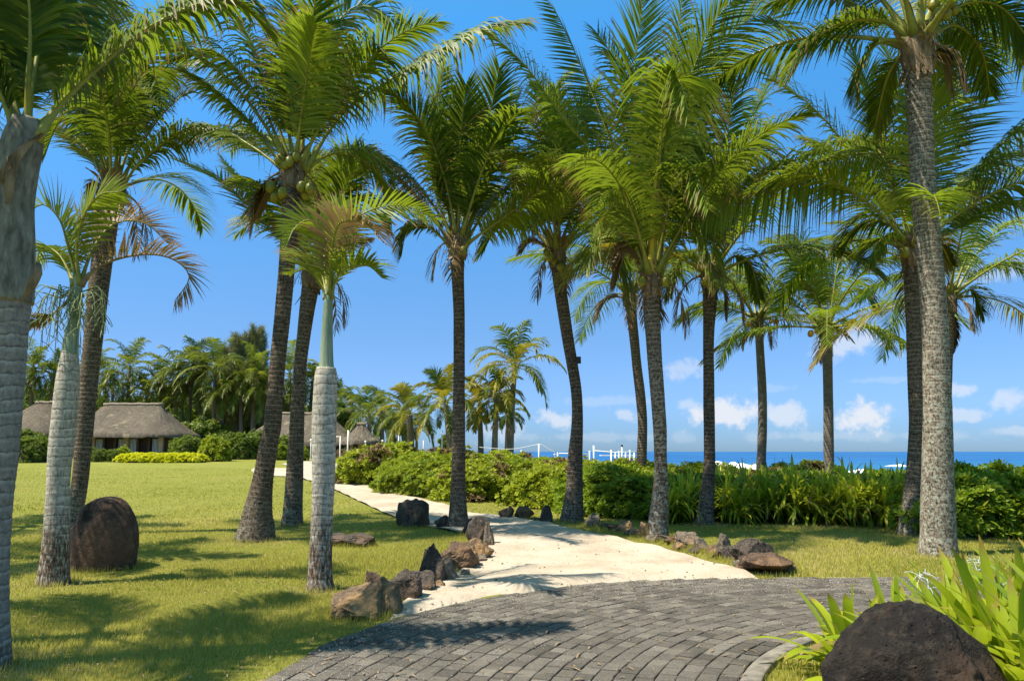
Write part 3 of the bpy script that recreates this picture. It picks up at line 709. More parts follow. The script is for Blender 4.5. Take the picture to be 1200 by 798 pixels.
# B: small royal palm, pale
rootB = palm('slim royal palm with white ringed trunk and dry brown drooping frond, by the round boulder',
  [(62,690,42),(63,672,34),(66,630,29),(68.5,563,25),(71,530,27),(75,495,28),(79,450,26),(81,425,21),(82,412,18)], 10.0, (91,335), [
  ([(91,335),(80,290),(70,258),(52,240),(36,248),(30,262)], -.3, dict(ll=.55, droop=.25, m=(M_ROY, M_RACH), yel=.15, lift=.5)),
  ([(93,335),(90,290),(100,250),(118,228),(140,225)], -.6, dict(ll=.5, droop=.3, m=(M_ROY, M_RACH), yel=.1, lift=.5)),
  ([(94,335),(112,315),(140,303),(175,298),(205,305),(222,325),(205,352)], .3, dict(ll=.55, droop=.35, m=(M_ROY_D, M_RACH_D), lift=.6, miss=.15, label='dry brown frond curling down')),
  ([(93,335),(110,290),(135,262),(170,262),(196,285)], .8, dict(ll=.6, droop=.3, m=(M_ROY_D, M_RACH), lift=.6)),
  ([(88,335),(70,300),(50,290),(42,310)], .5, dict(ll=.45, m=(M_ROY, M_RACH))),
  ([(86,345),(70,362),(48,375),(30,382)], .1, dict(ll=.35, droop=.3, m=(M_ROY_D, M_RACH_D), pet=.5)),
  ], 22, T_ROY, 0, n=46, wid=.034, species='royal_palm', group='royal palms on the lawn', rw=.03, ring=.118, amp=.016, irregular=.008, sheath_h=0)
def shaft(root, pts, Y):
    g = Geo(); q = spline([(*P(x, y, Y), w_/2*M(x, y, Y)) for x, y, w_ in pts], 40); V, F = tube(q[:, :3], q[:, 3], 20); g.add(V, F, .5)
    obj('crownshaft', g.me('crownshaft', [M_SHAFTW], root.location), root)
shaft(rootB, [(82,416,18.5),(83,400,17),(87,375,13),(90,350,12),(91.5,325,9)], 10.0)
def inflor(root, c, Y, n_, rng, s=1., mt=None):
    """hanging flower strings below the crown"""
    g = Geo()
    for k in range(n_):
        a = rng.uniform(0, 6.28); p0 = np.array(P(c[0]+rng.uniform(-5, 5), c[1]+rng.uniform(-5, 5), Y)); out = np.array((math.cos(a), math.sin(a)*.6, 0)); L = rng.uniform(.3, .8)*s
        q = spline([p0, p0+out*L*.45+(0,0,L*.1), p0+out*L*.62+(0,0,-L*.45), p0+out*L*.66+(0,0,-L)], 9)
        V, F = tube(q, np.linspace(.008, .004, 9), 4, False); g.add(V, F, rng.random())
        for z in range(5):
            p = q[3+z]; d = rng.normal(0, 1, 3); d[2] = -1; q2 = [p, p+nrmz(d)*.11*s, p+nrmz(d)*.2*s+(0,0,-.05)]; V, F = tube(spline(q2, 4), .005, 3, False); g.add(V, F, rng.random())
    obj('flower_strings', g.me('flower_strings', [mt or M_INF], root.location), root)
M_INF = simple('flower_strings', (.16,.22,.10), (.30,.34,.17), 8, .8, .1)
inflor(rootB, (72,345), 10.0, 20, np.random.default_rng(4), 1.0); inflor(rootB, (95,345), 9.95, 16, np.random.default_rng(41), .7)

# C
palm('dark leaning coconut palm behind the pale royal palm, its foot hidden by the round boulder',
  [(84,627,26),(88,600,19),(94,563,18),(100,495,19),(106,430,20),(113,360,22),(119,310,23),(126,255,24)], 15.4, (131,222), [
  ([(132,225),(140,150),(138,70),(120,0),(90,-40)], 1, {}),
  ([(140,225),(160,195),(190,168),(225,150),(272,160)], -.3, dict(ll=.85, droop=1.2, yel=-.1)),
  ([(126,220),(112,190),(95,150),(72,140),(52,180)], -.5, dict(ll=.8, droop=.9)),
  ([(135,218),(165,140),(200,90),(240,70)], 1.2, dict(droop=1.1)),
  ([(128,215),(105,120),(70,50),(20,40)], .8, dict(droop=1)),
  ([(135,215),(155,110),(195,30),(240,0)], .2, dict(droop=1)),
  ([(130,215),(120,130),(110,50),(80,20)], -1.5, dict(droop=1)),
  ([(133,215),(145,130),(175,80),(190,120)], -1.8, dict(droop=.9)),
  ([(128,222),(110,215),(112,240)], -.1, dict(ll=.4, m=(M_COCO_D, M_RACH_D), pet=.3)),
  ], 23, T_MID, 5, L=(3., 3.6), fill_el=(78, 40), rw=.04)
# D
palm('tall coconut palm with broad dark leaning foot and coconuts, left of the white trunk',
  [(299,633,48),(301,618,40),(302,600,33),(308,563,24),(316,515,21),(320,495,20),(325,428,18),(332,360,18.5),(337,300,19),(341,245,21)], 14.6, (343,200), [
  ([(335,200),(300,155),(262,118),(222,90)], -.6, dict(droop=1.0, yel=.22, roll=.3)),
  ([(333,200),(295,172),(250,150),(210,170)], 1.2, dict(droop=1.3)),
  ([(347,205),(352,140),(358,70),(368,10),(375,-40)], -1.2, dict(ll=1.05, droop=.5, face=(.1,-1,.2), m=(M_COCO, M_RACH_Y))),
  ([(352,195),(362,110),(385,40),(425,5),(470,30)], .6, dict(ll=1.1, droop=1.3, yel=.2, m=(M_COCO, M_RACH))),
  ([(358,200),(382,159),(410,125),(450,98),(500,68),(560,36),(615,27)], .5, dict(ll=1.1, droop=1.8, yel=.25, roll=-.2, wid=.055, n=115)),
  ([(340,195),(315,110),(290,40),(255,5),(215,20)], .3, dict(droop=1.2)),
  ([(338,195),(300,110),(250,60),(200,70)], -1.0, dict(droop=1.2)),
  ([(356,200),(392,180),(430,190),(468,235)], .8, dict(droop=1.2, ll=.85)),
  ([(355,200),(380,120),(420,60),(455,70)], -.6, dict(droop=1.2)),
  ([(345,195),(335,120),(345,50),(330,-20)], 1.5, {}),
  ([(350,195),(360,120),(400,70),(420,110)], 2.0, {}),
  ([(334,205),(318,215),(300,250)], .2, dict(ll=.5, m=(M_COCO_D, M_RACH_D))),
  ], 24, T_DARK, 5, L=(3.45, 4.37), fill_el=(80, 45), nuts=[(317,219),(331,226),(322,231),(353,219),(363,221),(358,228),(339,190),(328,187),(347,184),(333,193)])
# E
palm('slim coconut palm standing between the tall dark palm and the white royal trunk',
  [(342,618,28),(343,600,23),(345,563,20),(348,495,17),(352,428,14.5),(359,370,17),(364,335,20)], 17, (367,318), [
  ([(362,318),(342,292),(315,266),(267,219),(212,190)], .3, dict(ll=.85, droop=.35, yel=-.15, m=(M_COCO, M_RACH))),
  ([(362,318),(335,270),(300,235),(262,190)], 1.3, dict(ll=.8, droop=.7)),
  ([(366,315),(350,250),(325,220),(290,250)], -.6, dict(ll=.7)),
  ([(372,315),(395,265),(425,235),(455,270)], .6, dict(ll=.8, droop=1)),
  ([(370,312),(385,230),(415,180),(455,190)], -.2, dict(ll=.85, droop=1)),
  ([(368,312),(372,240),(365,180)], .8, dict(ll=.85)),
  ([(372,314),(400,285),(430,280)], -.6, dict(ll=.5, m=(M_COCO_D, M_RACH_D))),
  ], 25, T_MID, 3, L=(2.99, 3.68), fill_el=(75, 40), nuts=[(360,312),(374,316)])
# F: white royal palm
rootF = palm('royal palm with thick white trunk and green crownshaft, alone in front of the rocks',
  [(375,694,36),(375,675,29),(376,640,26),(377.5,600,25),(379,563,26.5),(380,495,28.5),(381,460,27),(382,440,25.5),(382.5,431,22)], 9.55, (385,345), [
  ([(385,350),(384,310),(378,275),(362,258),(345,268),(337,285)], -.6, dict(ll=.42, droop=.2, m=(M_ROY, M_RACH), yel=.3, lift=.7)),
  ([(387,350),(392,300),(410,262),(445,243),(480,243),(512,258)], .2, dict(ll=.5, droop=.1, m=(M_ROY, M_RACH), yel=.3, lift=.9)),
  ([(387,350),(395,325),(412,312),(432,312),(448,326)], -.4, dict(ll=.42, droop=.3, m=(M_ROY, M_RACH), yel=.15, lift=.5)),
  ([(386,348),(388,300),(398,262),(428,262),(450,285)], -1.0, dict(ll=.5, droop=.5, m=(M_ROY_D, M_RACH), yel=.1)),
  ([(383,350),(374,330),(358,316),(342,322)], .2, dict(ll=.4, droop=.3, m=(M_ROY, M_RACH), yel=.2, lift=.4)),
  ([(385,348),(380,300),(388,260),(405,235)], 1.0, dict(ll=.5, droop=.3, m=(M_ROY, M_RACH), yel=.2)),
  ([(384,348),(372,310),(350,300),(338,305)], .8, dict(ll=.4, droop=.3, m=(M_ROY, M_RACH), yel=.2)),
  ], 26, T_ROY, 0, n=44, wid=.032, species='royal_palm', group='royal palms on the lawn', rw=.026, ring=.118, amp=.016, irregular=.008, sheath_h=0)
shaft(rootF, [(382.5,437,22),(382.5,428,17),(383,400,14),(384,370,12),(385,345,9.5),(386,330,6)], 9.55)
# G
palm('straight dark coconut palm at the end of the rock border left of the sand path',
  [(537,621,29),(537,605,23),(537,585,19),(537,563,17),(537.5,500,15),(538,430,13.5),(538,370,13.5),(536.5,325,15),(536,305,17)], 16.5, (537,283), [
  ([(537,285),(538,230),(540,165),(546,100)], -.8, dict(ll=1.05, droop=.3, face=(0,-1,.1), m=(M_COCO, M_RACH))),
  ([(531,285),(510,225),(498,160),(488,110)], -.3, dict(ll=1.0, droop=.5)),
  ([(529,287),(512,262),(480,220),(436,181)], -.2, dict(ll=.75, droop=.8, m=(M_COCO_Y, M_RACH_D), label='yellow brown frond pointing to the upper left')),
  ([(545,288),(551,283),(590,255),(636,222),(683,199)], -.8, dict(ll=1.0, droop=2.0, yel=.35, roll=.1, n=120)),
  ([(543,284),(570,220),(590,160),(610,110)], .4, dict(ll=1.05, droop=.6)),
  ([(540,282),(555,200),(575,130),(585,80)], -.4, dict(ll=1.05, droop=.5)),
  ([(533,282),(515,190),(515,120),(520,80)], .6, dict(ll=1.0, droop=.6)),
  ([(530,284),(490,240),(460,240),(455,262)], .5, dict(ll=.8, droop=1)),
  ([(544,286),(575,240),(610,215),(640,250)], .9, dict(ll=.9, droop=1)),
  ([(528,288),(500,265),(478,270),(470,300)], -.3, dict(ll=.6, droop=1)),
  ], 27, T_DARK, 6, L=(3.45, 4.14), fill_el=(82, 52), nuts=[(531,292),(543,294)])
# H
palm('curved coconut palm beyond the sand with a small dark box on its trunk',
  [(670,613,31),(671,600,26),(673,570,20),(674,535,17.5),(676.5,495,13.5),(675.5,460,12.8),(671,430,13.2),(666,400,13.6),(657.5,345,14.5),(654,315,16)], 18, (653,296), [
  ([(655,296),(652,220),(640,150),(628,100)], 0, dict(droop=.7)),
  ([(660,292),(682,268),(708,275),(728,318),(735,355)], -.3, dict(ll=.95, droop=1.1)),
  ([(648,294),(615,262),(585,262),(562,298)], .3, dict(ll=.8, droop=1.2)),
  ([(656,290),(685,210),(712,150),(720,110)], .4, dict(droop=.8)),
  ([(648,290),(610,220),(590,150),(600,105)], .5, dict(droop=.8)),
  ([(652,290),(665,200),(680,130),(700,100)], -.5, dict(droop=.8)),
  ([(650,290),(630,200),(640,120),(665,80)], -.7, dict(droop=.8)),
  ([(648,296),(625,282),(610,296)], -.1, dict(ll=.4, m=(M_COCO_D, M_RACH_D))),
  ([(658,294),(690,240),(715,235),(730,260)], .8, dict(droop=1)),
  ], 28, T_DARK, 8, L=(3.68, 4.37), fill_el=(82, 40), nuts=[(645,301),(650,306),(662,322),(669,321),(657,313),(641,296)])
bx_ = G(671, 603)
g = Geo(); g.box((0,0,0), (.12,.10,.15)); g.box((0,-.06,.02), (.09,.02,.04))
setp(obj('spotlight_box', g.me('spotlight_box', [M_BLACK], smooth=False), None, P(677.5,422,17.8)), 'small dark box fixed to the leaning palm trunk', 'box')
# I
palm('thin coconut palm rising from the shrubs just left of the lichen grey palm',
  [(751,590,15),(751,570,13),(752,535,12),(753,500,11),(751,468,11.5),(746.5,430,11),(743.5,400,11),(740.5,372,12),(739,358,13.5)], 25, (738,345), [
  ([(735,345),(715,310),(695,300),(678,322)], -.3, dict(ll=.9, droop=1.1)),
  ([(740,342),(745,290),(735,240)], .3, {}), ([(742,345),(765,310),(790,305),(805,335)], .5, dict(droop=1)),
  ([(736,342),(720,280),(700,240)], .5, {}), ([(733,348),(712,350),(700,372)], -.2, dict(ll=.7, m=(M_COCO_D, M_RACH_D))),
  ], 29, T_MID, 9, L=(3.45, 4.37), fill_el=(80, 5), n=60, wid=.045)
# J
palm('leaning coconut palm with lichen grey foot and a yellow midrib fountain of broken fronds',
  [(770,630,27),(771,615,24),(772.6,600,22),(774,575,18.5),(774.5,550,15.5),(774,530,15),(773.2,500,16),(771,470,16.5),(768,430,17),(766,400,17.5),(763.5,360,19)], 15.1, (763,325), [
  ([(756,325),(744,285),(727,237),(694,180),(663,143),(619,81),(578,42)], -.8, dict(ll=1.0, droop=1.1, yel=.25, n=110)),
  ([(763,345),(764,280),(769,210),(776,150),(786,97),(797,98),(806,130)], -2.2, dict(ll=1.45, droop=1.9, m=(M_COCO, M_RACH_Y), pet=.42, rw=.085, yel=.3, n=80, wid=.055)),
  ([(757,320),(738,240),(715,165),(690,100),(655,22),(632,-12)], .4, dict(ll=.7, droop=.2, roll=1.2, lift=.8)),
  ([(760,318),(750,230),(742,150),(743,90),(756,-15)], .2, dict(ll=1.2, droop=.15, face=(0,-1,.2))),
  ([(770,318),(788,220),(812,100),(853,44),(893,17),(925,35)], .6, dict(ll=1.1, droop=.4, face=(.4,-1,.4))),
  ([(768,318),(780,220),(800,120),(835,30),(880,-20)], -.6, dict(ll=1.15, droop=.5, yel=.1)),
  ([(772,322),(815,240),(850,190),(895,180),(925,215)], .3, dict(ll=1.0, droop=1.1)),
  ([(755,322),(722,260),(700,262),(688,315)], -.6, dict(ll=.9, droop=1.1, yel=.1)),
  ([(772,322),(802,270),(825,285),(836,335)], -.8, dict(ll=.9, droop=1.1, yel=.1)),
  ([(760,320),(735,230),(720,200),(700,240)], -1.6, dict(ll=1.0, droop=1.2, yel=.15)),
  ([(768,320),(790,220),(812,200),(830,245)], -1.6, dict(ll=1.0, droop=1.2, yel=.15)),
  ([(762,318),(760,200),(740,100),(700,40)], .8, dict(ll=1.1)),
  ([(766,318),(780,200),(790,90),(800,0)], 1.0, dict(ll=1.1)),
  ([(756,330),(748,300),(735,290),(722,330)], .2, dict(ll=.7, droop=1.4, m=(M_COCO_D, M_RACH_D))),
  ], 30, T_LICH, 6, L=(3.91, 4.83), fill_el=(82, 40), nuts=[(752,330),(780,330)])
# K
palm('straight dark coconut palm right of the lichen footed one, its foot by the lilies',
  [(826,616,25),(827,600,20),(829.7,570,15.5),(831.4,535,13),(830.8,470,13),(830.4,400,12.6),(831.5,365,15),(832,345,17)], 17.4, (832,322), [
  ([(832,320),(842,240),(852,160),(862,100)], .2, dict(ll=1.1)),
  ([(836,318),(870,245),(905,200),(935,230)], -.3, dict(ll=1.0, droop=1.1)),
  ([(828,320),(806,300),(790,312),(780,348)], -.4, dict(ll=.8, droop=1.1)),
  ([(838,322),(862,300),(880,310),(890,350)], .2, dict(ll=.8, droop=1.2)),
  ([(830,318),(815,230),(800,170)], .6, dict(ll=1.0)),
  ([(834,318),(860,200),(890,120),(915,80)], .7, dict(ll=1.1)),
  ([(834,325),(848,340),(850,372)], -.1, dict(ll=.35, m=(M_COCO_D, M_RACH_D))),
  ], 31, T_DARK, 9, L=(3.68, 4.37), fill_el=(82, 20), nuts=[(826,330),(840,332)])
# L, M
palm('small distant coconut palm with two bunches of orange nuts, over the lily bed',
  [(892,590,12),(892,545,11),(893.5,500,10.4),(893.3,460,10),(890,400,9.5),(888.5,388,11)], 27, (887,375), [
  ([(890,372),(905,320),(930,300)], -.3, {}), ([(884,372),(868,335),(850,330),(836,352)], -.4, dict(yel=.25)),
  ([(892,378),(908,362),(925,372)], .1, dict(ll=.6))], 32, T_FAR, 13, L=(2.99, 3.79), fill_el=(80, -5), nuts=[(872,374),(877,380),(904,376),(910,377)], nutm=M_NUTO, n=55, wid=.05, fdroop=(.8, 1.4), ll=.85, sheath_h=.6)
palm('distant coconut palm with bright drooping fronds, right of the one with two nut bunches',
  [(972,590,13),(971.5,560,12.2),(971,500,11.4),(969.8,430,11),(969,405,13)], 25, (968,385), [
  ([(964,380),(955,342),(940,328),(926,345),(922,366)], -.6, dict(yel=.3, ll=.9)),
  ([(972,380),(990,345),(1010,340),(1028,362)], -.4, dict(yel=.1)),
  ([(965,378),(950,310),(930,275),(912,290)], .3, dict(yel=.2)), ([(972,378),(985,300),(1010,265)], .3, {})],
  33, T_FAR, 13, L=(3.68, 4.60), fill_el=(82, 0), nuts=[(950,391),(957,388)], nutm=M_NUTO, n=60, wid=.05, fdroop=(.9, 1.5), ll=.95, sheath_h=.6)
# N
palm('coconut palm half hidden behind the big pale trunk, with a long frond sweeping left',
  [(1066,627,30),(1066.5,612,25),(1069,585,21),(1071.5,545,17),(1073.5,500,15.8),(1073,450,17),(1072,400,18),(1070.5,350,18.5),(1069.5,320,20)], 15.6, (1069,292), [
  ([(1068,290),(1074,230),(1055,188),(1001,181),(934,200),(865,226),(818,258)], -.8, dict(ll=1.5, droop=2.2, yel=.45, n=150, pet=.3, wind=(-.04,0))),
  ([(1060,288),(1030,230),(1001,183),(951,125),(898,88)], .4, dict(ll=.95, droop=.7, yel=.2)),
  ([(1076,290),(1108,250),(1150,195),(1205,143),(1240,130)], -.3, dict(ll=1.3, droop=2.0, yel=.25, n=120)),
  ([(1078,292),(1110,275),(1160,243),(1220,240)], .5, dict(ll=1.0, droop=1.1)),
  ([(1074,288),(1095,180),(1122,105),(1150,27),(1170,-20)], .2, dict(ll=1.3, droop=.2, face=(0,-1,.2), m=(M_COCO, M_RACH))),
  ([(1066,286),(1045,200),(1025,120),(1000,60)], .3, dict(ll=1.2, droop=.4)),
  ([(1070,286),(1072,180),(1050,90),(1020,20)], .8, dict(ll=1.1, droop=.6)),
  ([(1062,290),(1035,280),(1015,310)], -.4, dict(ll=.8, droop=1.2)),
  ([(1076,288),(1120,220),(1170,190),(1220,210)], 1.2, dict(ll=1.1, droop=1)),
  ([(1066,292),(1040,262),(1010,262),(985,290)], .7, dict(ll=.9, droop=1.2)),
  ([(1078,294),(1100,285),(1115,310)], 0, dict(ll=.5, m=(M_COCO_Y, M_RACH_Y))),
  ], 34, T_MID, 7, L=(3.91, 4.83), fill_el=(80, 15), nuts=[(1060,296),(1080,300)])
# P
palm('coconut palm whose trunk hides behind the big pale one, only low drooping fronds showing',
  [(1108,600,13),(1108,500,12),(1109,430,13),(1110,385,15)], 21, (1111,350), [
  ([(1116,348),(1150,318),(1185,312),(1215,325)], -.2, dict(ll=1.0, droop=1.1)),
  ([(1104,348),(1070,322),(1030,335),(998,358)], -.3, dict(ll=.9, droop=1.1)),
  ([(1118,346),(1150,290),(1190,260),(1230,280)], .4, dict(ll=1.1, yel=.1)),
  ([(1116,352),(1140,340),(1152,368)], 0, dict(ll=.7)),
  ([(1114,362),(1120,385),(1116,412)], 0, dict(ll=.25, m=(M_COCO_D, M_RACH_D))),
  ], 35, T_MID, 11, L=(3.91, 4.83), fill_el=(80, 0), n=70, wid=.042)
# O
palm('big pale lichen covered coconut palm in front on the right, crown cut off at top',
  [(1099,652,47),(1099,640,43),(1099.5,625,39.5),(1099,585,37),(1099,540,34),(1098.7,500,31.5),(1098.6,470,30),(1097,430,29),(1096.3,400,29),(1092,330,28.5),(1086,270,28),(1081,200,27),(1079,150,27),(1077,105,29)], 12.8, (1075,55), [
  ([(1066,45),(1035,25),(985,28),(945,55),(925,92)], -.5, dict(ll=.85, droop=1.1, yel=.05)),
  ([(1064,48),(1030,50),(1010,80),(1005,120)], -.3, dict(ll=.6, droop=1.2, pet=.3)),
  ([(1084,40),(1130,5),(1175,10),(1215,60)], -.4, dict(ll=.95, droop=1.2)),
  ([(1070,35),(1040,-30),(980,-60),(915,-30)], .2, dict(ll=1.0, droop=1.3)),
  ([(1082,35),(1115,-40),(1170,-70),(1230,-40)], .4, dict(ll=1.0, droop=1.3)),
  ([(1062,40),(1010,10),(960,-10),(900,5)], 1.2, dict(ll=.9, droop=1.2)),
  ([(1086,45),(1120,30),(1150,60),(1160,110)], 1.0, dict(ll=.85, droop=1.2)),
  ([(1064,55),(1040,90),(1025,150)], .9, dict(ll=.8, droop=.8)),
  ([(1078,40),(1090,-40),(1100,-120)], -.8, dict(ll=1.0, m=(M_COCO, M_RACH_Y), pet=.35)),
  ([(1086,60),(1108,64),(1114,70)], -.1, dict(ll=.2, m=(M_COCO_D, M_RACH_D), rw=.06)),
  ], 36, T_O, 10, L=(4.14, 5.06), fill_el=(75, 20), nuts=[(1105,8),(1095,6),(1118,12),(1109,18),(1099,16),(1113,2),(1102,-3)], sheath_h=.95, rw=.055, ring=.1, amp=.014, irregular=.022)

# palms outside the left edge whose shadows lie on the lawn
for k, (x, y, h, sd_) in enumerate(((-7.2, 6.1, 6.3, 60), (-11.0, 11.2, 7.0, 62), (-14.0, 15.5, 7.2, 63))):
    rng = np.random.default_rng(sd_); root = empty('coconut_palm', (x, y, float(H(x, y))), 'coconut palm outside the left edge of the photo, %s of three' % ('nearest', 'middle', 'farthest')[k], 'palm tree', 'coconut palms around the sand path')
    V, F = tube(spline([(x, y, -.05), (x+.1, y, h*.5), (x+.35, y+.1, h)], 30), np.linspace(.2, .12, 30), 14)
    obj('trunk', mesh('trunk', V-np.array(root.location), F, [T_FAR]), root)
    for q_ in range(9 if k == 0 else 13):
        az = q_*2.4; el = R(48-60*q_/(9 if k == 0 else 13)); g = Geo()
        frond_geo(g, free_rachis((x+.35, y+.1, h), az, el, 2.7 if k == 0 else 3.1, .8), n=60, ll=.9, wid=.045, rng=rng, droop=1)
        obj('frond', g.me('frond', [M_COCO, M_RACH], root.location), root)

# ------------------------------------------------------------------ mid distance palms by the beach
def small_palm(px, cy, Y, R_px, label, seed, yel, tw, bx=None, nf=17, grp='palms along the beach beyond the hedge', leanpx=None, lm=None, low=-25):
    rng = np.random.default_rng(seed); bx = px if bx is None else bx
    b = P(bx, 529, Y); z = float(H(b.x, b.y)); c = P(px, cy, Y); r = tw/2*M(px, cy, Y); Lf = R_px*M(px, cy, Y)*1.25
    root = empty('coconut_palm', (b.x, b.y, z), label, 'palm tree', grp)
    V, F = tube(spline([(b.x, Y, z-.3), ((b.x*.6+c.x*.4), Y, z*.5+c.z*.5), tuple(c)], 24), np.linspace(r*1.35, r*.85, 24), 10)
    obj('trunk', mesh('trunk', V-np.array(root.location), F, [T_FAR]), root)
    for q_ in range(nf):
        az = q_*2.4+seed; el = R(82+(low-82)*(q_/nf)); g = Geo(); old = q_ > nf*.55
        lm_ = lm or ((M_BGY if rng.random() < yel else M_BG))
        frond_geo(g, free_rachis(c, az, el, Lf*rng.uniform(.85, 1.1), rng.uniform(.9, 1.5)), n=34, ll=Lf*.26, wid=.085, rng=rng, droop=rng.uniform(.6, 1.4), seg=3, rw=.03*Lf/3, yel=rng.uniform(-.1, .3) if old else 0, miss=.06)
        obj('frond', g.me('frond', [lm_, M_RACH], root.location), root)
    return root
small_palm(480, 486, 46, 44, 'yellowing coconut palm left of the straight dark trunk, over the bright shrub', 71, .45, 8, 482)
small_palm(522, 472, 44, 46, 'yellow green coconut palm whose crown is crossed by the straight dark trunk', 72, .5, 7, 529)
small_palm(562, 474, 47, 34, 'yellow coconut palm just right of the straight dark trunk', 73, .6, 6, 564)
small_palm(582, 466, 45, 38, 'golden coconut palm left of the tallest beach palm', 74, .7, 6.5, 579)
small_palm(603, 430, 46, 54, 'tallest of the beach palms, dark green crown with an orange lower frond', 75, .2, 7, 597, low=-10)
small_palm(595, 487, 55, 24, 'small dark coconut palm under the tallest beach palm', 76, .0, 4, 593)
small_palm(432, 487, 62, 34, 'dark green coconut palm right of the conical hut', 77, .05, 5, 434)
small_palm(447, 480, 66, 28, 'dark coconut palm behind the conical hut roof', 78, .0, 5, 448)
for k, (x, y) in enumerate(((461,497),(467,500),(472,496),(488,502),(456,502))):
    small_palm(x, y, 72, 20, 'little far coconut palm, %s of five in the row under the yellowing palm' % ('second', 'third', 'fourth', 'rightmost', 'leftmost')[k], 80+k, .1, 3, x+.5, nf=12)

# ------------------------------------------------------------------ left background grove
def crown_mesh(seed, Lf=3.6, nf=20, mats=(M_BG, M_RACH), low=-30):
    rng = np.random.default_rng(seed); g = Geo()
    for q_ in range(nf):
        az = q_*2.4+seed; el = R(84+(low-84)*(q_/nf))
        frond_geo(g, free_rachis((0,0,0), az, el, Lf*rng.uniform(.8, 1.1), rng.uniform(.9, 1.6)), n=30, ll=.95, wid=.10, rng=rng, droop=rng.uniform(.6, 1.3), seg=3, rw=.03, yel=rng.uniform(-.15, .35), miss=.05)
    return g.me('crown', list(mats))
CR = [crown_mesh(1), crown_mesh(2, 4.0), crown_mesh(3, 3.3), crown_mesh(4, 3.8)]
tg = Geo(); V, F = tube([(0,0,-1.02),(.02,0,-.5),(0,0,0)], [.025, .02, .016], 8); 
def grove_palm(px, cy, Y, k, s, label):
    c = P(px, cy, Y); z = float(H(c.x, c.y)); h = c.z - z; rng = np.random.default_rng(int(px*7+cy))
    root = empty('coconut_palm', (c.x, c.y, z), label, 'palm tree', 'palms of the grove behind the huts')
    ln = rng.uniform(-.5, .5)
    V, F = tube(spline([(ln, 0, -.2), (ln*.3, 0, h*.5), (0, 0, h)], 12), np.linspace(.22, .13, 12), 8)
    obj('trunk', mesh('trunk', V, F, [T_FAR]), root)
    o = obj('crown', CR[k], root, (0, 0, h)); o.scale = (s*.9, s*.9, s*.9); o.rotation_euler.z = rng.uniform(0, 6)
GP = [(152,432,73,1,1.05,'tallest palm head rising above the long thatched roof'),(12,440,73,0,1.1,'palm seen at the left edge between the trunks, left one'),
 (40,432,73,3,1.0,'bright palm above the leftmost roof'),(62,440,73,2,1.1,'palm between the leftmost roof and the white royal trunk'),
 (112,440,75,0,1.1,'palm just right of the dark leaning trunk, above the roof ridge'),(132,458,73,3,.95,'low yellowish palm directly above the thatch ridge'),
 (172,462,73,2,1.0,'palm over the right end of the long thatched roof'),(190,448,76,0,1.1,'far palm in the dip right of the tall palm head'),
 (208,440,73,1,1.0,'palm at the left foot of the feathery tree group'),(226,428,73,2,1.15,'palm with upright head left of the feathery tree'),
 (236,446,73,0,1.1,'broad palm left of the feathery tree, above the green shrubs'),(252,432,71,1,1.05,'dense palm in front of the feathery tree'),
 (214,468,73,3,.9,'low bright palm above the golden hedge right end'),(262,462,71,0,1.0,'palm with drooping fronds under the feathery tree'),
 (283,452,71,2,1.1,'palm right of centre below the feathery tree'),(298,440,71,3,1.0,'bright palm left of the tall dark leaning trunk'),
 (312,462,71,3,1.0,'low palm touching the tall dark leaning trunk from the left'),(340,440,71,1,1.05,'palm seen between the two dark trunks, upper one'),
 (345,472,71,3,.9,'yellow green palm between the two dark trunks, lower one'),(366,448,72,0,1.0,'palm between the slim trunk and the white royal trunk'),
 (400,470,75,2,1.0,'dark palm just right of the white royal trunk'),(412,478,71,0,.8,'small dark palm above the conical hut')]
for a in GP: grove_palm(*a)

def leaf_cloud(g, c, rad, n_, size, rng, mi=0, tb=0., flat=.0):
    """leaf quads scattered through an ellipsoid, thinner inside"""
    d = nrmz(rng.normal(0, 1, (n_, 3))); r = rng.uniform(.45, 1.05, n_)**.6; p = np.array(c) + d*r[:, None]*np.array(rad)
    nn = nrmz(d + rng.normal(0, .7, (n_, 3)) + (0, 0, .4)); a = nrmz(np.cross(nn, rng.normal(0, 1, (n_, 3)))); b = np.cross(nn, a)
    s = (size*rng.uniform(.6, 1.3, n_))[:, None]
    V = np.stack([p-a*s, p-b*s*.4+nn*s*.1, p+a*s, p+b*s*.4+nn*s*.1], 1).reshape(-1, 3)
    g.add(V, np.arange(4*n_).reshape(-1, 4), np.repeat(np.clip(rng.beta(2, 2.5, n_)+tb, 0, .95), 4), .3, mi)
def broadleaf(px, top, Y, wpx, label, seed, mats=(M_TREE,), name='broadleaf_tree', bot=525, dens=1., size=.22):
    rng = np.random.default_rng(seed); m_ = M(px, 500, Y); c = P(px, top, Y); z = float(H(c.x, c.y)); h = c.z-z; wr = wpx*m_/2
    root = empty(name, (c.x, c.y, z), label, 'tree', 'broadleaf trees round the huts'); g = Geo(); tr = Geo()
    V, F = tube(spline([(0,0,-.2),(.1,0,h*.3),(0,0,h*.6)], 10), np.linspace(.22, .1, 10), 8); tr.add(V, F)
    nb = 14
    for k in range(nb):
        a = k*2.4+seed; rr = wr*math.sqrt((k+.5)/nb)*.75; zz = h*rng.uniform(.32, .92)*(1-.35*(rr/wr)**2)
        cc = (rr*math.cos(a), rr*math.sin(a), zz); s = wr*rng.uniform(.28, .45)
        leaf_cloud(g, cc, (s, s, s*.75), int(420*dens), size, rng, tb=rng.uniform(-.15, .2))
        V, F = tube(spline([(0,0,h*.25),(cc[0]*.5,cc[1]*.5,zz*.7),cc], 6), np.linspace(.09, .03, 6), 5, False); tr.add(V, F)
    obj('trunk', tr.me('trunk', [M_WOOD]), root); obj('crown', g.me('crown', list(mats)), root)
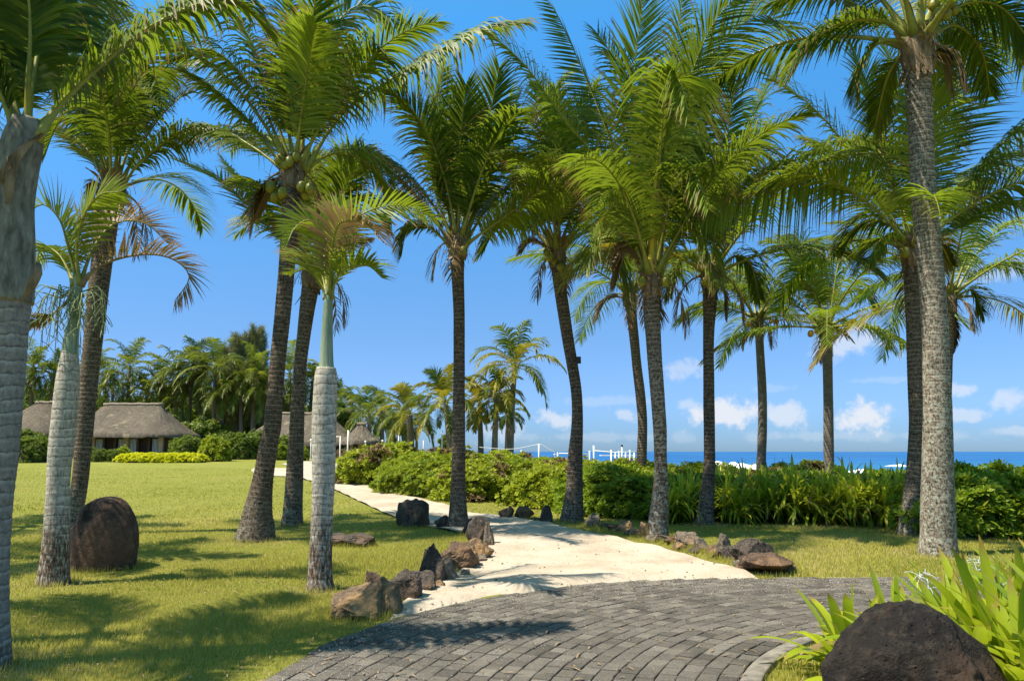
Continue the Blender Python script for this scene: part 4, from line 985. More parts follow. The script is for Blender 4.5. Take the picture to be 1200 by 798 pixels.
for a in ((25,462,78,70,'dark leafy tree behind the leftmost thatched roof',91),(90,466,80,70,'leafy tree behind the long thatched roof, left part',92),
          (150,468,82,60,'leafy tree behind the long thatched roof, right part',93),(205,482,66,42,'round leafy tree right of the long roof end',94),
          (245,485,70,50,'dark leafy tree in the grove under the feathery tree',95),(300,478,80,70,'leafy tree behind the second big roof',96),
          (345,488,78,50,'leafy tree between the dark trunks, behind the roof',97),(398,468,70,40,'dark leafy tree left of the conical hut roof',98),
          (436,508,60,26,'low leafy tree right of the conical hut eaves',99)): broadleaf(*a)
for k in range(10):
    px_ = 8+40*k; broadleaf(px_, (452,446,458,462,450,440,446,455,462,480)[k], 88+2*(k % 3), 95, 'tall leafy tree deep in the grove behind the palms, %s along' % ('first','second','third','fourth','fifth','sixth','seventh','eighth','ninth','last')[k], 300+k, dens=1.5, size=.3)
broadleaf(522, 508, 52, 16, 'small dark bush like tree behind the white beach post', 100, name='broadleaf_tree', dens=.5, size=.16)

def casuarina(px, top, Y, wpx, label, seed):
    rng = np.random.default_rng(seed); m_ = M(px, 450, Y); c = P(px, top, Y); z = float(H(c.x, c.y)); h = c.z-z; wr = wpx*m_/2
    root = empty('casuarina_tree', (c.x, c.y, z), label, 'tree'); g = Geo(); tr = Geo()
    V, F = tube(spline([(0,0,-.2),(.1,0,h*.4),(0,0,h*.93)], 12), np.linspace(.25, .04, 12), 8); tr.add(V, F)
    for k in range(64):
        f = (k+.5)/64; z0 = h*(.18+.70*f); a = k*2.4; L = wr*(1.15-.75*f)*rng.uniform(.7, 1.25)
        d = np.array((math.cos(a), math.sin(a), 0)); e = np.array((0,0,z0)) + d*L*.75 + (0,0,L*.55); t = e + d*L*.25 + (0,0,L*.5+.3)
        q = spline([(0,0,z0), e, t], 10); V, F = tube(q, np.linspace(.05, .01, 10), 4, False); tr.add(V, F)
        for pnt in q[3:]:
            n_ = 34; dd = nrmz(rng.normal(0, 1, (n_, 3)) + (0, 0, 1.1)) ; p0 = pnt + rng.normal(0, .12, (n_, 3)); l = rng.uniform(.25, .7, n_)[:, None]
            s = nrmz(np.cross(dd, rng.normal(0, 1, (n_, 3))))*.022
            V = np.stack([p0-s, p0+s, p0+dd*l], 1).reshape(-1, 3); g.add(V, np.arange(3*n_).reshape(-1, 3), np.repeat(rng.random(n_)*.8, 3), .3)
    obj('trunk', tr.me('trunk', [M_WOOD]), root); obj('crown', g.me('crown', [M_CASU]), root)
casuarina(302, 374, 77, 34, 'tallest feathery needle tree above the grove', 5)
casuarina(281, 384, 76, 34, 'second tallest feathery needle tree, left of the tallest', 6)
casuarina(266, 398, 78, 26, 'lowest and leftmost of the three feathery needle tree plumes', 7)

# ------------------------------------------------------------------ thatched huts
def hut(x0, x1, r0, r1, ye, yr, Y, dep, label, group='thatched huts', conical=False, posts=6):
    m_ = M((x0+x1)/2, 520, Y); A = P(x0, ye, Y); B_ = P(x1, ye, Y); z = float(H((A.x+B_.x)/2, Y)); ze = A.z - z
    zr = P((r0+r1)/2, yr, Y+dep/2).z - z; W = (B_.x-A.x); cx = (A.x+B_.x)/2
    root = empty('thatched_hut', (cx, Y+dep/2, z), label, 'hut', group)
    ra, rb = P(r0, yr, Y).x-cx, P(r1, yr, Y).x-cx
    # roof: rings from eave to ridge
    g = Geo(); nseg = 64; rings = []; rng = np.random.default_rng(int(x0+300))
    for k, f in enumerate((0, 0, .12, .3, .5, .7, .86, 1)):
        ring = []
        for s_ in range(nseg):
            a = 2*math.pi*s_/nseg; ca, sa = math.cos(a), math.sin(a)
            e = .42 if not conical else 1.0
            ex = abs(ca)**e*math.copysign(1, ca)*W/2; ey = abs(sa)**e*math.copysign(1, sa)*dep/2
            rx = (rb-ra)/2*np.clip(abs(ca)**e*1.0, 0, 1)*math.copysign(1, ca) + (ra+rb)/2; ry = 0.0
            sag = f + .07*math.sin(math.pi*f)*-1
            jx = rng.normal(0, .03); zz = ze + (zr-ze)*sag + rng.normal(0, .025) - (.22 if k == 0 else 0)
            ring.append((ex*(1-f)+rx*f + jx, ey*(1-f)+ry*f, zz))
        rings.append(ring)
    V = np.array(rings).reshape(-1, 3); F = []
    for k in range(7):
        for s_ in range(nseg): F.append((k*nseg+s_, k*nseg+(s_+1) % nseg, (k+1)*nseg+(s_+1) % nseg, (k+1)*nseg+s_))
    g.add(V, np.array(F)); rf = obj('roof', g.me('roof', [M_THATCH]), root)
    g = Geo(); q = np.linspace(ra-.15, rb+.15, 14); V, F = tube([(x, 0, zr+.02+rng.normal(0, .02)) for x in q], .13, 8); g.add(V, F); obj('ridge_cap', g.me('ridge_cap', [M_RIDGE]), rf)
    wx, wy = W/2-.9, dep/2-.9
    if conical: wx *= .82; wy *= .82
    g = Geo(); g.box((0, .15, ze/2-.1), (2*wx-.4, 2*wy-.4, ze+.5)); obj('inner_wall', g.me('inner_wall', [M_DARKW], smooth=False), root)
    for k in range(posts):
        x = -wx + 2*wx*k/(posts-1); g = Geo(); g.box((x, -wy, ze/2), (.32 if k % 3 == 0 else .16, .25, ze+.3)); obj('pillar', g.me('pillar', [M_WALL if k % 3 == 0 else M_DARKW], smooth=False), root)
    for k in range(posts-1):
        if k % 3 == 1: continue
        x = -wx + 2*wx*(k+.5)/(posts-1); w_ = 2*wx/(posts-1)*.6
        g = Geo(); g.box((x, -wy+.14, ze*.5), (w_, .05, ze*.66)); wn = obj('window', g.me('window', [M_GLASS], smooth=False), root)
        g = Geo()
        for q_ in range(5): g.box((x-w_/2+w_*(q_+.5)/5, -wy+.10, ze*.5), (w_/5*.5, .03, ze*.62))
        obj('curtain', g.me('curtain', [M_CURT], smooth=False), wn)
    g = Geo(); g.box((0, -wy-.1, -.05), (2*wx+.8, .6, .3)); obj('plinth', g.me('plinth', [M_WALL], smooth=False), root)
hut(48, 197, 92, 161, 509, 474, 60, 8, 'long hip roofed thatched hut behind the white and dark trunks, with curtained windows', posts=10)
hut(-70, 62, 8, 28, 507, 472, 62, 8, 'thatched hut at the left edge with its ridge stub showing', conical=True)
hut(262, 412, 306, 368, 519, 485, 59, 9, 'large thatched roof half hidden by the grove behind the two dark trunks', posts=9)
hut(393, 441, 416, 422, 517, 497, 57, 3.2, 'small conical thatched pavilion right of the white royal trunk', conical=True, posts=6)

# ------------------------------------------------------------------ shrubs
def mound_geo(rx, ry, rz, n_ros, mats_seed, leaf=.15, per=9, browns=0., tb=0.):
    rng = np.random.default_rng(mats_seed); g = Geo(); core = Geo()
    # lumpy core of stems
    th = np.linspace(0, 2*np.pi, 28, endpoint=False); ph = np.linspace(0, math.pi/2, 9); V = []
    off = mats_seed*3.1
    def lump(d): return 1 + .22*mnoise.noise(Vector((d[0]*2.2+off, d[1]*2.2, d[2]*2.2))) + .12*mnoise.noise(Vector((d[0]*5+off, d[1]*5, d[2]*5)))
    for p_ in ph:
        for t_ in th:
            d = (math.cos(t_)*math.cos(p_), math.sin(t_)*math.cos(p_), math.sin(p_)); l = lump(d)*.80; V.append((d[0]*rx*l, d[1]*ry*l, d[2]*rz*l))
    F = [(a*28+b, a*28+(b+1) % 28, (a+1)*28+(b+1) % 28, (a+1)*28+b) for a in range(8) for b in range(28)]; core.add(V, np.array(F))
    n_ = n_ros; t = rng.uniform(0, 2*np.pi, n_); sz = rng.random(n_)**.8; cz = np.sqrt(1-sz**2)
    d = np.stack([np.cos(t)*cz, np.sin(t)*cz, sz], -1); l = np.array([lump(x) for x in d])*rng.uniform(.84, 1.05, n_)
    # squarish shoulders so neighbours close up
    pw = 1/np.maximum(.78, (np.abs(d)**2.6).sum(-1)**(1/2.6)); p = d*(l*pw)[:, None]*(rx, ry, rz); p[:, 2] += .03
    nn = nrmz(d/np.array((rx, ry, rz)) + rng.normal(0, .28, (n_, 3)) + (0, 0, .35))
    a = nrmz(np.cross(nn, rng.normal(0, 1, (n_, 3)))); b = np.cross(nn, a)
    k = np.arange(per)*2.4; rr = leaf*rng.uniform(.75, 1.2, (n_, 1))
    opn = np.linspace(.35, 1.25, per)[None]     # angle off the axis
    ca, sa = np.cos(k)[None], np.sin(k)[None]
    dirh = a[:, None]*ca[..., None] + b[:, None]*sa[..., None]
    dl = dirh*np.sin(opn)[..., None] + nn[:, None]*np.cos(opn)[..., None]; wv = np.cross(nn[:, None], dirh)
    P0 = p[:, None] + 0*dl; L_ = rr[:, :, None]
    tipd = nrmz(dl*1.0 + dirh*.35 + np.array((0, 0, -.15)))
    V = np.stack([P0, P0+dl*L_*.6-wv*L_*.20, P0+dl*L_*.62+tipd*L_*.38, P0+dl*L_*.6+wv*L_*.20], 2).reshape(-1, 3)
    m_ = n_*per
    tt = np.repeat(np.clip(rng.beta(2, 2.2, n_)*.75 + .1 + tb, 0, 1), per) + rng.normal(0, .08, m_)
    fb = np.array([mnoise.noise(Vector((x*1.5+off, y*1.5, z*2))) for x, y, z in d]); brown = np.repeat((fb + rng.normal(0, .15, n_)) > (.75-browns*1.2), per) if browns else np.zeros(m_, bool)
    F = np.arange(4*m_).reshape(-1, 4)
    g.add(V, F[~brown], 0, .3, 0); g.t[-1] = np.repeat(np.clip(tt, 0, .96), 4)
    if brown.any(): g.F.append(F[brown]+0); g.mi.append(1)
    return g, core
SHM = {}
def shrub(key, px, py, s=1., rot=0, label='', mats=(M_SCAE, M_BROWN), group=None, name='beach_shrub', cat='shrub', at=None, zs=1., **kw):
    if key not in SHM:
        g, core = mound_geo(**kw); SHM[key] = (g.me('foliage', list(mats)), core.me('stems', [M_STEM]))
    loc = G(px, py) if at is None else Vector((at[0], at[1], float(H(*at)))); root = empty(name, loc, label, cat, group, rot, s); root.scale.z = s*zs
    a, b = SHM[key]; obj('foliage', a, root); obj('stems', b, root); return root
HG = 'beach shrubs of the hedge towards the sea'
big = dict(rx=2.1, ry=1.5, rz=1.30, n_ros=1500, mats_seed=1, leaf=.17)
big2 = dict(rx=1.7, ry=1.4, rz=1.22, n_ros=1300, mats_seed=2, leaf=.17, browns=.5, tb=.05)
big3 = dict(rx=1.9, ry=1.4, rz=1.25, n_ros=1400, mats_seed=3, leaf=.18)
# front row, px = foot
shrub('a', 458, 556, .82, .3, 'bright yellow green rounded shrub beside the far end of the path', **dict(rx=1.6, ry=1.3, rz=1.35, n_ros=1300, mats_seed=4, leaf=.17, browns=.35, tb=.15), group=HG)
shrub('br', 466, 561, .62, 1, 'dry brown low shrub growing in front of the bright yellow green one', mats=(M_BROWN, M_SCAE), **dict(rx=1.3, ry=.9, rz=1.2, n_ros=700, mats_seed=5, leaf=.12, browns=.35), group=HG)
shrub('br', 521, 574, .62, 2, 'dry brown low shrub just left of the straight dark trunk', mats=(M_BROWN, M_SCAE), group=HG)
shrub('b', 560, 578, .85, .8, 'shrub with dry brown patches just right of the straight dark trunk', group=HG, **big2)
shrub('c', 612, 582, .78, 2, 'yellow green shrub halfway between the straight dark trunk and the leaning trunk', group=HG, **big)
shrub('d', 655, 592, .78, 4, 'leafy green shrub behind the foot of the leaning trunk', group=HG, **big3)
shrub('b', 640, 583, .8, 3.3, 'shrub with brown twigs left behind the leaning trunk', group=HG)
shrub('dk', 712, 600, .80, .5, 'dark green dense shrub between the leaning trunk and the lichen grey palm', mats=(M_SCAE_D, M_BROWN), **dict(rx=1.7, ry=1.2, rz=1.35, n_ros=1500, mats_seed=6, leaf=.16), group=HG)
back = [(505,20),(470,24),(535,20),(480,30),(-1,0)]
MAINL = 'yellow green shrub behind the front row of the hedge towards the sea'
rng = np.random.default_rng(77)
for k, (x, y, s) in enumerate([(-5.0,31,1.1),(-3.2,29,1.0),(-2.6,33,1.1),(-.6,27.5,1.0),(-.4,32,1.05),(1.4,26.5,1.0),(2.0,30.5,1.05),(3.4,25.5,1.0),(4.4,29,1.0),(5.6,25,1.0),(1.6,22.6,.95),(3.6,22,.95),(-1.2,24.4,.95),(-2.8,26,.9),(7.4,24.5,1.0),(7,28.5,1.0),(9.6,26,1.0)]):
    shrub('acbd'[k % 4] if k % 4 != 3 else 'd', 0, 0, s*rng.uniform(.9, 1.0), rng.uniform(0, 6), MAINL, group=HG, at=(x, y), zs=.78 if x > 3 else (.82 if x > -1.3 else .9))
# dark broad leaved shrubs on the right
DKL = 'dark glossy shrub of the hedge behind the lilies'
for k, (x, y, s) in enumerate([(4.6,19.6,.85),(6.3,19.4,.85),(8.2,19.3,.85),(10.0,19.2,.88),(11.9,19,.9),(13.8,18.6,.9),(7.3,21.5,.9),(10,21.5,.9),(13,21.5,.92),(3.0,19.4,.82)]):
    shrub('dk', 0, 0, s, rng.uniform(0, 6), DKL, group=HG, at=(x, y), zs=.8)
for k, (x, y, s, lb) in enumerate([(8.75,15.7,.86,'glossy green shrub directly right of the big pale trunk'),(10.3,15.6,.92,'glossy green shrub by the right edge of the photo, front one'),(11.9,16,.95,'glossy green shrub cut by the right edge of the photo'),(9.4,17.2,.95,'glossy green shrub behind the one directly right of the big pale trunk'),(11.2,17.4,1.0,'glossy green shrub at the right edge, back one')]):
    shrub('rt', 0, 0, s, 1.3*k, lb, mats=(M_SCAE_D, M_BROWN), group=HG, at=(x, y), zs=.84, **(dict(rx=1.35, ry=1.1, rz=1.38, n_ros=1100, mats_seed=9, leaf=.2, tb=.15) if 'rt' not in SHM else {}))
# golden hedge and far shrubs
for k in range(9):
    x = 150+10*k; p = P(x, 536, 52); shrub('gold', 0, 0, .58+.03*(k % 2), k*1.1, 'golden yellow low shrub in the bright border before the hut' , mats=(M_YEL, M_BROWN), group='golden shrubs in a row', at=(p.x, 52),
        name='golden_shrub', **(dict(rx=1.25, ry=1.0, rz=.85, n_ros=420, mats_seed=12, leaf=.2) if 'gold' not in SHM else {}))
for (x, Yd, s, lb) in ((118,53,.5,'grey green shrub under the hut windows left of the golden border'),(132,53,.48,'grey green shrub touching the left end of the golden border'),(105,54,.55,'grey green shrub beside the dark leaning trunk'),
    (38,52,1.0,'rounded grey green shrub left of the white royal trunk'),(50,53,.95,'rounded shrub just behind the white royal trunk'),(15,55,1.25,'dark tall shrub at the left edge before the hut'),(28,55,1.25,'dark tall shrub left of the rounded grey green one'),
    (214,58,.9,'dark shrub at the right end of the long hut'),(222,57,1.0,'dark leafy shrub behind the golden border right end'),(285,58,1.1,'dark shrub under the grove left of the tall dark trunk'),(268,58,1.1,'dark shrub under the feathery tree'),
    (332,58,1.0,'dark shrub between the two dark trunks'),(300,60,1.2,'dark shrub behind the tall dark trunk')):
    p = P(x, 530, Yd); shrub('far', 0, 0, s, x, lb, mats=(M_TREE, M_BROWN), group='shrubs before the huts', at=(p.x, Yd), **(dict(rx=1.1, ry=1.0, rz=1.5, n_ros=520, mats_seed=13, leaf=.17, tb=-.1) if 'far' not in SHM else {}))
for (x, Yd, s, lb) in ((247,54,.85,'bright green leafy clump at the foot of the grove, left'),(254,54,.9,'bright green leafy clump at the foot of the grove, right'),(352,55,.6,'lime green low clump seen between the dark trunks'),(330,56,.6,'lime green low clump left of the slim trunk'),(145,54,.55,'bright upright bush under the hut eaves')):
    p = P(x, 530, Yd); shrub('lime', 0, 0, s, x, lb, mats=(M_SCAE, M_BROWN), group='lime clumps before the huts', at=(p.x, Yd), **(dict(rx=.9, ry=.8, rz=1.5, n_ros=300, mats_seed=14, leaf=.25, tb=.1) if 'lime' not in SHM else {}))
for (x, lb) in ((400,'clipped brown hedge bush left of the lamp poles'),(412,'clipped brown hedge bush under the conical pavilion'),(424,'clipped brown hedge bush right of the lamp poles')):
    p = P(x, 530, 53); shrub('br', 0, 0, .62, x, lb, mats=(M_BROWN, M_SCAE), group='clipped hedge under the pavilion', at=(p.x, 53))

# ------------------------------------------------------------------ strap leaved lilies
def strap_geo(n_, L, wd, rng, el=(80, 15), seg=7, bend=1.0, spread=.12):
    g = Geo()
    for k in range(n_):
        f = (k+.5)/n_; az = k*2.39996 + rng.normal(0, .25); e = R(el[0]+(el[1]-el[0])*f+rng.normal(0, 7)); l = L*rng.uniform(.7, 1.1); w_ = wd*rng.uniform(.8, 1.15)
        rr = spread*math.sqrt(f); q = free_rachis((math.cos(az)*rr, math.sin(az)*rr, 0), az, e, l, bend*rng.uniform(.5, 1.5)*(.4+.6*f), K=seg)
        T = nrmz(np.gradient(q, axis=0)); S = nrmz(np.array((-math.sin(az), math.cos(az), 0))[None] + rng.normal(0, .12, 3)); S = nrmz(S - T*np.sum(S*T, -1, keepdims=True)); Nn = np.cross(S, T)
        if Nn[0][2] < 0: Nn = -Nn
        ws = w_/2*np.interp(np.linspace(0, 1, seg+1), [0, .3, .7, .92, 1], [.75, 1, .9, .5, .04])
        V = np.stack([q-S*ws[:, None]+Nn*ws[:, None]*.3, q, q+S*ws[:, None]+Nn*ws[:, None]*.3], 1).reshape(-1, 3)
        F = np.array([(b*3+a_, b*3+a_+1, b*3+a_+4, b*3+a_+3) for b in range(seg) for a_ in (0, 1)])
        t = np.clip(rng.beta(2, 2)*.8+.12, 0, .96) if rng.random() > .04 else .99
        g.add(V, F, t, np.repeat(np.linspace(0, 1, seg+1), 3))
    return g
LM_ = []
for k in range(5):
    rng = np.random.default_rng(200+k); g = Geo()
    for c in range(9):
        s_ = strap_geo(24, .74, .062, rng, (84, -8), bend=1.0, spread=.07); a = c*2.4; f = c/9
        off = np.array((math.cos(a), math.sin(a), 0))*.46*math.sqrt(f) + (0, 0, .12 + (.62*(1-f) if c % 2 else .25)*rng.uniform(.7, 1.2))
        g.add(np.concatenate(s_.V)+off, [f_ for f_ in s_.F], np.concatenate(s_.t), np.concatenate(s_.a))
        V, F = tube([(off[0]*.6, off[1]*.6, 0), tuple(off+(0, 0, .06))], .035, 6); g.add(V, F, .2)
    LM_.append(g.me('leaves', [M_LILY]))
LILY = [(728,598,.75),(748,604,.85),(800,606,1.0),(785,600,.9),(852,606,1.0),(872,600,1.1),(893,612,1.05),(915,604,1.15),(940,613,1.15),(962,606,1.1),(985,612,1.15),(1008,607,1.15),(1028,616,1.1),(1047,610,1.1),(842,596,1.0),(1130,628,1.0),(1090,618,1.0)]
LLB = ['small lily clump in front of the dark green shrub, left of the lichen grey palm','bright lily clump touching the left side of the lichen grey palm','bright fan of lily leaves just right of the lichen grey palm',
 'lily clump behind the lichen grey palm foot','lily clump directly right of the dark scarred palm foot','second lily clump right of the dark scarred palm','third lily clump right of the dark scarred palm, front one','tall lily clump below the left distant palm',
 'lily clump with long arching leaves midway between the scarred palm and the big pale palm','lily clump in line with the right distant palm trunk','bright lily clump just right of the right distant palm','tall lily clump left of the half hidden palm',
 'front lily clump left of the half hidden palm','lily clump touching the foot of the half hidden palm','lily clump behind the dark scarred palm foot','low lily clump just right of the big pale trunk','lily clump showing between the half hidden palm and the big pale trunk']
for k, ((x, y, s), lb) in enumerate(zip(LILY, LLB)):
    root = empty('lily_plant', G(x, y), lb, 'plant', 'strap leaved lilies in the hedge bed', k*1.7, s); obj('leaves', LM_[k % 5], root)
    root.scale = (s, s, s*.95)
for k, (x, y, s) in enumerate([(4.9,17.9,1.2),(6.1,17.8,1.25),(7.3,17.6,1.25),(3.6,17.9,1.1),(8.5,17.2,1.2),(5.5,18.6,1.3),(6.8,18.5,1.3),(4.2,18.7,1.2)]):
    root = empty('lily_plant', (x, y, float(H(x, y))), 'tall lily clump in the back row of the bed, under the hedge top', 'plant', 'strap leaved lilies in the hedge bed', k*1.1+.4, s*.78); obj('leaves', LM_[(k+1) % 5], root)

# near plants in the island
rng = np.random.default_rng(31)
NEAR = [((2.50,6.15),.85,.085,'strap leaf plant left of the dark boulder, low leaves over the kerb grass',26),((2.85,6.15),.95,.085,'strap leaf plant behind the top left shoulder of the boulder',26),((3.25,6.1),.95,.085,'strap leaf plant with white spider flower behind the boulder top',26),
        ((3.55,5.7),1.05,.09,'strap leaf plant right behind the boulder',28),((3.22,5.05),1.05,.09,'big bright strap leaf plant against the right side of the boulder',28),((3.75,5.1),1.25,.095,'tallest bright strap leaf plant at the right edge',30),
        ((3.95,5.85),1.2,.09,'strap leaf plant with spider flower near the right edge',28),((4.2,6.5),1.1,.085,'farthest strap leaf plant at the right edge, with a spider flower',26),((2.98,4.35),.85,.085,'low strap leaf plant at the bottom right corner',22),((3.6,6.5),.95,.08,'strap leaf plant in the second row behind the boulder',26),((4.3,5.3),1.25,.09,'strap leaf plant cut by the right edge',28),((3.45,4.5),1.1,.095,'broad strap leaf plant in the bottom right corner',28),
        ((2.95,5.35),1.0,.095,'bright strap leaf plant close behind the right shoulder of the boulder',32),((3.02,4.9),1.0,.1,'bright strap leaf plant pressed against the right flank of the boulder, lower one',32),((3.2,5.45),1.15,.095,'tall strap leaf plant between the boulder and the right edge',32),((2.75,5.6),.85,.09,'strap leaf plant directly behind the boulder top',28),((3.35,4.8),1.1,.1,'wide leaved strap plant at the right edge beside the boulder',30),
        ((2.42,5.75),.7,.08,'lowest strap leaf plant, hugging the left foot of the boulder',20)]
roots = []
for k, ((x, y), L_, wd, lb, n_) in enumerate(NEAR):
    root = empty('strap_leaf_plant', (x, y, 0), lb, 'plant', 'strap leaf plants round the dark boulder', 0)
    g = strap_geo(n_+(10 if x > 2.9 else 0), L_*(.86 if x > 2.9 else .8), wd, rng, (84, 28), 9, .8, .12); obj('leaves', g.me('leaves', [M_CRIN]), root); roots.append(root)
def flower(root, px, py, Y):
    c = np.array(P(px, py, Y)); b = np.array(root.location); rng = np.random.default_rng(int(px)); g = Geo()
    V, F = tube(spline([b, (b+c)/2+(0,0,.08), c], 10), np.linspace(.012, .008, 10), 6); g.add(V-b, F); fs = obj('flower_stem', g.me('flower_stem', [M_RACH]), root)
    g = Geo()
    for q_ in range(3):
        cc = c + rng.normal(0, .03, 3)
        for k in range(6):
            a = k*1.047+rng.random(); e = rng.uniform(-.3, 1.3); q = free_rachis(cc, a, e, rng.uniform(.08, .13), .7, K=5); V, F = tube(q, np.linspace(.0024, .0014, 6), 4, False); g.add(V-b, F)
    obj('flower', g.me('flower', [M_FLOWER]), fs)
flower(roots[2], 1082, 682, 6.0); flower(roots[7], 1143, 661, 6.45); flower(roots[6], 1170, 692, 5.7)

# ------------------------------------------------------------------ rocks
TUFT = []
def rock(px, py, w, h, seed, mk, label, dep=1., name='lava_rock', cat='rock', Y=None, pts_n=16, rough=.10, peak=0., sub=4, sink=.35, sm0=.0, group='dark lava rocks edging the sand'):
    """px, py = middle of the foot; w, h in photo pixels"""
    rng = np.random.default_rng(seed); b = G(px, py) if Y is None else P(px, py, Y)
    if Y is not None: b.z = float(H(b.x, b.y))
    m_ = M(px, py, b.y); W, Hh = w*m_, h*m_
    bm = bmesh.new(); q = nrmz(rng.normal(0, 1, (pts_n, 3)))*rng.uniform(.85, 1.1, (pts_n, 1))
    for x, y, z in q: bm.verts.new((x, y, z))
    r_ = bmesh.ops.convex_hull(bm, input=bm.verts); bmesh.ops.delete(bm, geom=[e for e in r_['geom_interior'] if isinstance(e, bmesh.types.BMVert)], context='VERTS')
    bmesh.ops.triangulate(bm, faces=bm.faces)
    bmesh.ops.subdivide_edges(bm, edges=bm.edges, cuts=1, use_grid_fill=True, smooth=sm0)
    for _ in range(sub-2): bmesh.ops.subdivide_edges(bm, edges=bm.edges, cuts=1, use_grid_fill=True, smooth=.12)
    V = np.array([v.co for v in bm.verts]); V /= np.abs(V).max(0)
    for v, c in zip(bm.verts, V):
        p = Vector(c*1.6)+Vector((seed, 0, 0)); n = mnoise.fractal(p, .9, 2.1, 5)
        rd = mnoise.noise(p*.9)
        k = 1 + rough*.8*n - rough*1.3*abs(rd) + rough*.35*mnoise.noise(p*7); x, y, z = c[0]*k, c[1]*k, c[2]*k
        if name == 'boulder': dm = 1.45 if px < 600 else 1.12; z = 1-(1-min(z, 1))**dm if z > 0 else z; f = 1+(.10 if px < 600 else 0)*math.sin(math.pi*max(0, min(1, z)))
        else: f = 1
        x *= f; y *= f; z = (z+1)/2*(1+sink) - sink
        if peak: f = 1-peak*max(0, z)**1.2; x *= f; y *= f
        v.co = (x*W/2, y*W/2*dep, z*Hh)
    me = bpy.data.meshes.new(name); bm.to_mesh(me); bm.free(); me.materials.append(mk)
    for p in me.polygons: p.use_smooth = True
    try: me.set_sharp_from_angle(angle=R(28))
    except Exception: pass
    kk = (b.y + W/2*dep*.75)/b.y; o = obj(name, me, None, (b.x*kk, b.y*kk, b.z)); o.scale = (kk, kk, kk); setp(o, label, cat, group)
    TUFT.append((o.location.x, o.location.y, W/2*.95)); return o
rock(119, 669, 84, 82, 3, M_BOULD, 'big round reddish brown boulder on the lawn behind the slim royal palm', .9, 'boulder', 'boulder', pts_n=40, rough=.05, sub=5, sink=1.0, sm0=.5, peak=.04, group='boulders')
RL = [(422,727,60,36,11,1,'ochre and grey rock nearest the paving, at the lower end of the left rock row',1),
 (446,722,42,40,12,1,'brown rock leaning behind the nearest ochre rock',.8),
 (437,704,26,34,13,3,'pointed reddish rock behind the nearest ochre rock',.7),
 (478,708,38,32,14,0,'rounded dark grey rock in the left row, next after the nearest pair',1),
 (496,697,24,26,15,0,'small dark rock tucked right of the rounded dark grey one',1),
 (504,687,34,40,16,0,'tall dark pointed shark fin rock in the left row',.8),
 (521,684,30,26,17,2,'grey flat topped rock right of the pointed rock',1),
 (534,670,46,28,18,3,'wide brown rock in the middle of the left row',.9),
 (551,665,24,22,19,1,'brown rock behind the right end of the wide brown one',1),
 (560,658,30,24,20,1,'tan block of rock below the rough dark stump rocks',1),
 (557,661,22,10,21,2,'low flat stone at the foot of the tan block',1),
 (561,640,26,30,22,0,'rough dark stump like rock right of the straight dark palm',1),
 (572,643,14,26,23,2,'narrow upright grey rock beside the stump like rock',1),
 (483,618,34,31,24,0,'dark jagged rock alone beside the path, left of the straight dark palm',.8),
 (519,620,20,14,25,0,'small dark rock hidden at the left foot of the straight dark palm',1),
 (550,628,16,18,26,0,'small dark rock at the right foot of the straight dark palm',1),
 (594,608,18,14,27,3,'reddish rock across the path, left of a pair',1),
 (614,609,20,15,28,3,'brown rock across the path, right of a pair',1),
 (641,614,16,20,29,0,'dark upright rock left of the leaning palm foot',.8),
 (628,612,16,5,30,0,'low dark stone between the pair and the upright rock',1),
 (696,618,17,15,31,2,'grey pointed rock just right of the leaning palm foot',1),
 (712,620,22,7,32,0,'low dark stone right of the grey pointed rock',1),
 (732,626,22,13,33,1,'rusty rock left of the lichen grey palm',1),
 (744,629,22,8,34,2,'flat grey stone in front of the rusty rock',1),
 (757,631,13,16,35,1,'small ochre rock touching the lichen grey palm foot',1),
 (775,636,26,9,36,2,'flat grey stone below the lichen grey palm foot',1),
 (789,639,22,11,37,3,'reddish stone right of the lichen grey palm foot',1),
 (805,641,24,16,38,2,'large pale grey rock in the right row',1),
 (822,645,18,14,39,2,'pointed pale rock in the right row',1),
 (836,650,14,11,40,1,'small orange rock in the right row',1),
 (849,652,16,26,41,2,'upright grey rock leaning on the big dark one',.8),
 (857,658,20,16,42,0,'dark stone in front of the upright grey rock',1),
 (884,662,46,32,43,0,'big dark angular rock at the right end of the right row',.8),
 (898,676,54,22,44,3,'wide rusty rock nearest the paving on the right',.8),
 (393,640,36,14,45,0,'low dark flat rock in the lawn behind the white royal palm, left one',1),
 (420,641,34,14,46,0,'low dark flat rock in the lawn behind the white royal palm, right one',1)]
RL += [(461,716,16,12,61,0,'small dark stone wedged between the nearest rocks and the rounded dark one',1),(514,692,14,10,62,1,'small ochre stone in front of the shark fin rock',1),(541,662,15,12,63,0,'small dark stone behind the wide brown rock',1),
 (567,650,14,12,64,1,'small tan stone between the tan block and the upright grey rock',1),(546,678,14,9,65,2,'low grey stone on the sand side of the wide brown rock',1),(797,646,14,9,66,1,'small ochre stone before the large pale grey rock',1),(814,649,14,9,67,0,'small dark stone below the pointed pale rock',1),
 (842,656,13,9,68,3,'small reddish stone between the orange rock and the upright grey one',1),(869,668,16,11,69,2,'small grey stone in front of the big dark angular rock',1),(720,624,14,8,70,3,'small reddish stone left of the rusty rock',1),(921,672,20,10,71,0,'low dark stone at the right end of the wide rusty rock',1)]
for (x, y, w_, h_, s_, k, lb, dp) in RL:
    pk = .45 if any(t_ in lb for t_ in ('pointed', 'leaning behind', 'upright')) else .1
    rock(x, y, w_*(1.28 if x < 690 else 1.4), h_*1.15, s_, RK[k], lb, dp, peak=pk, sub=5 if y > 650 else 4, rough=.14)
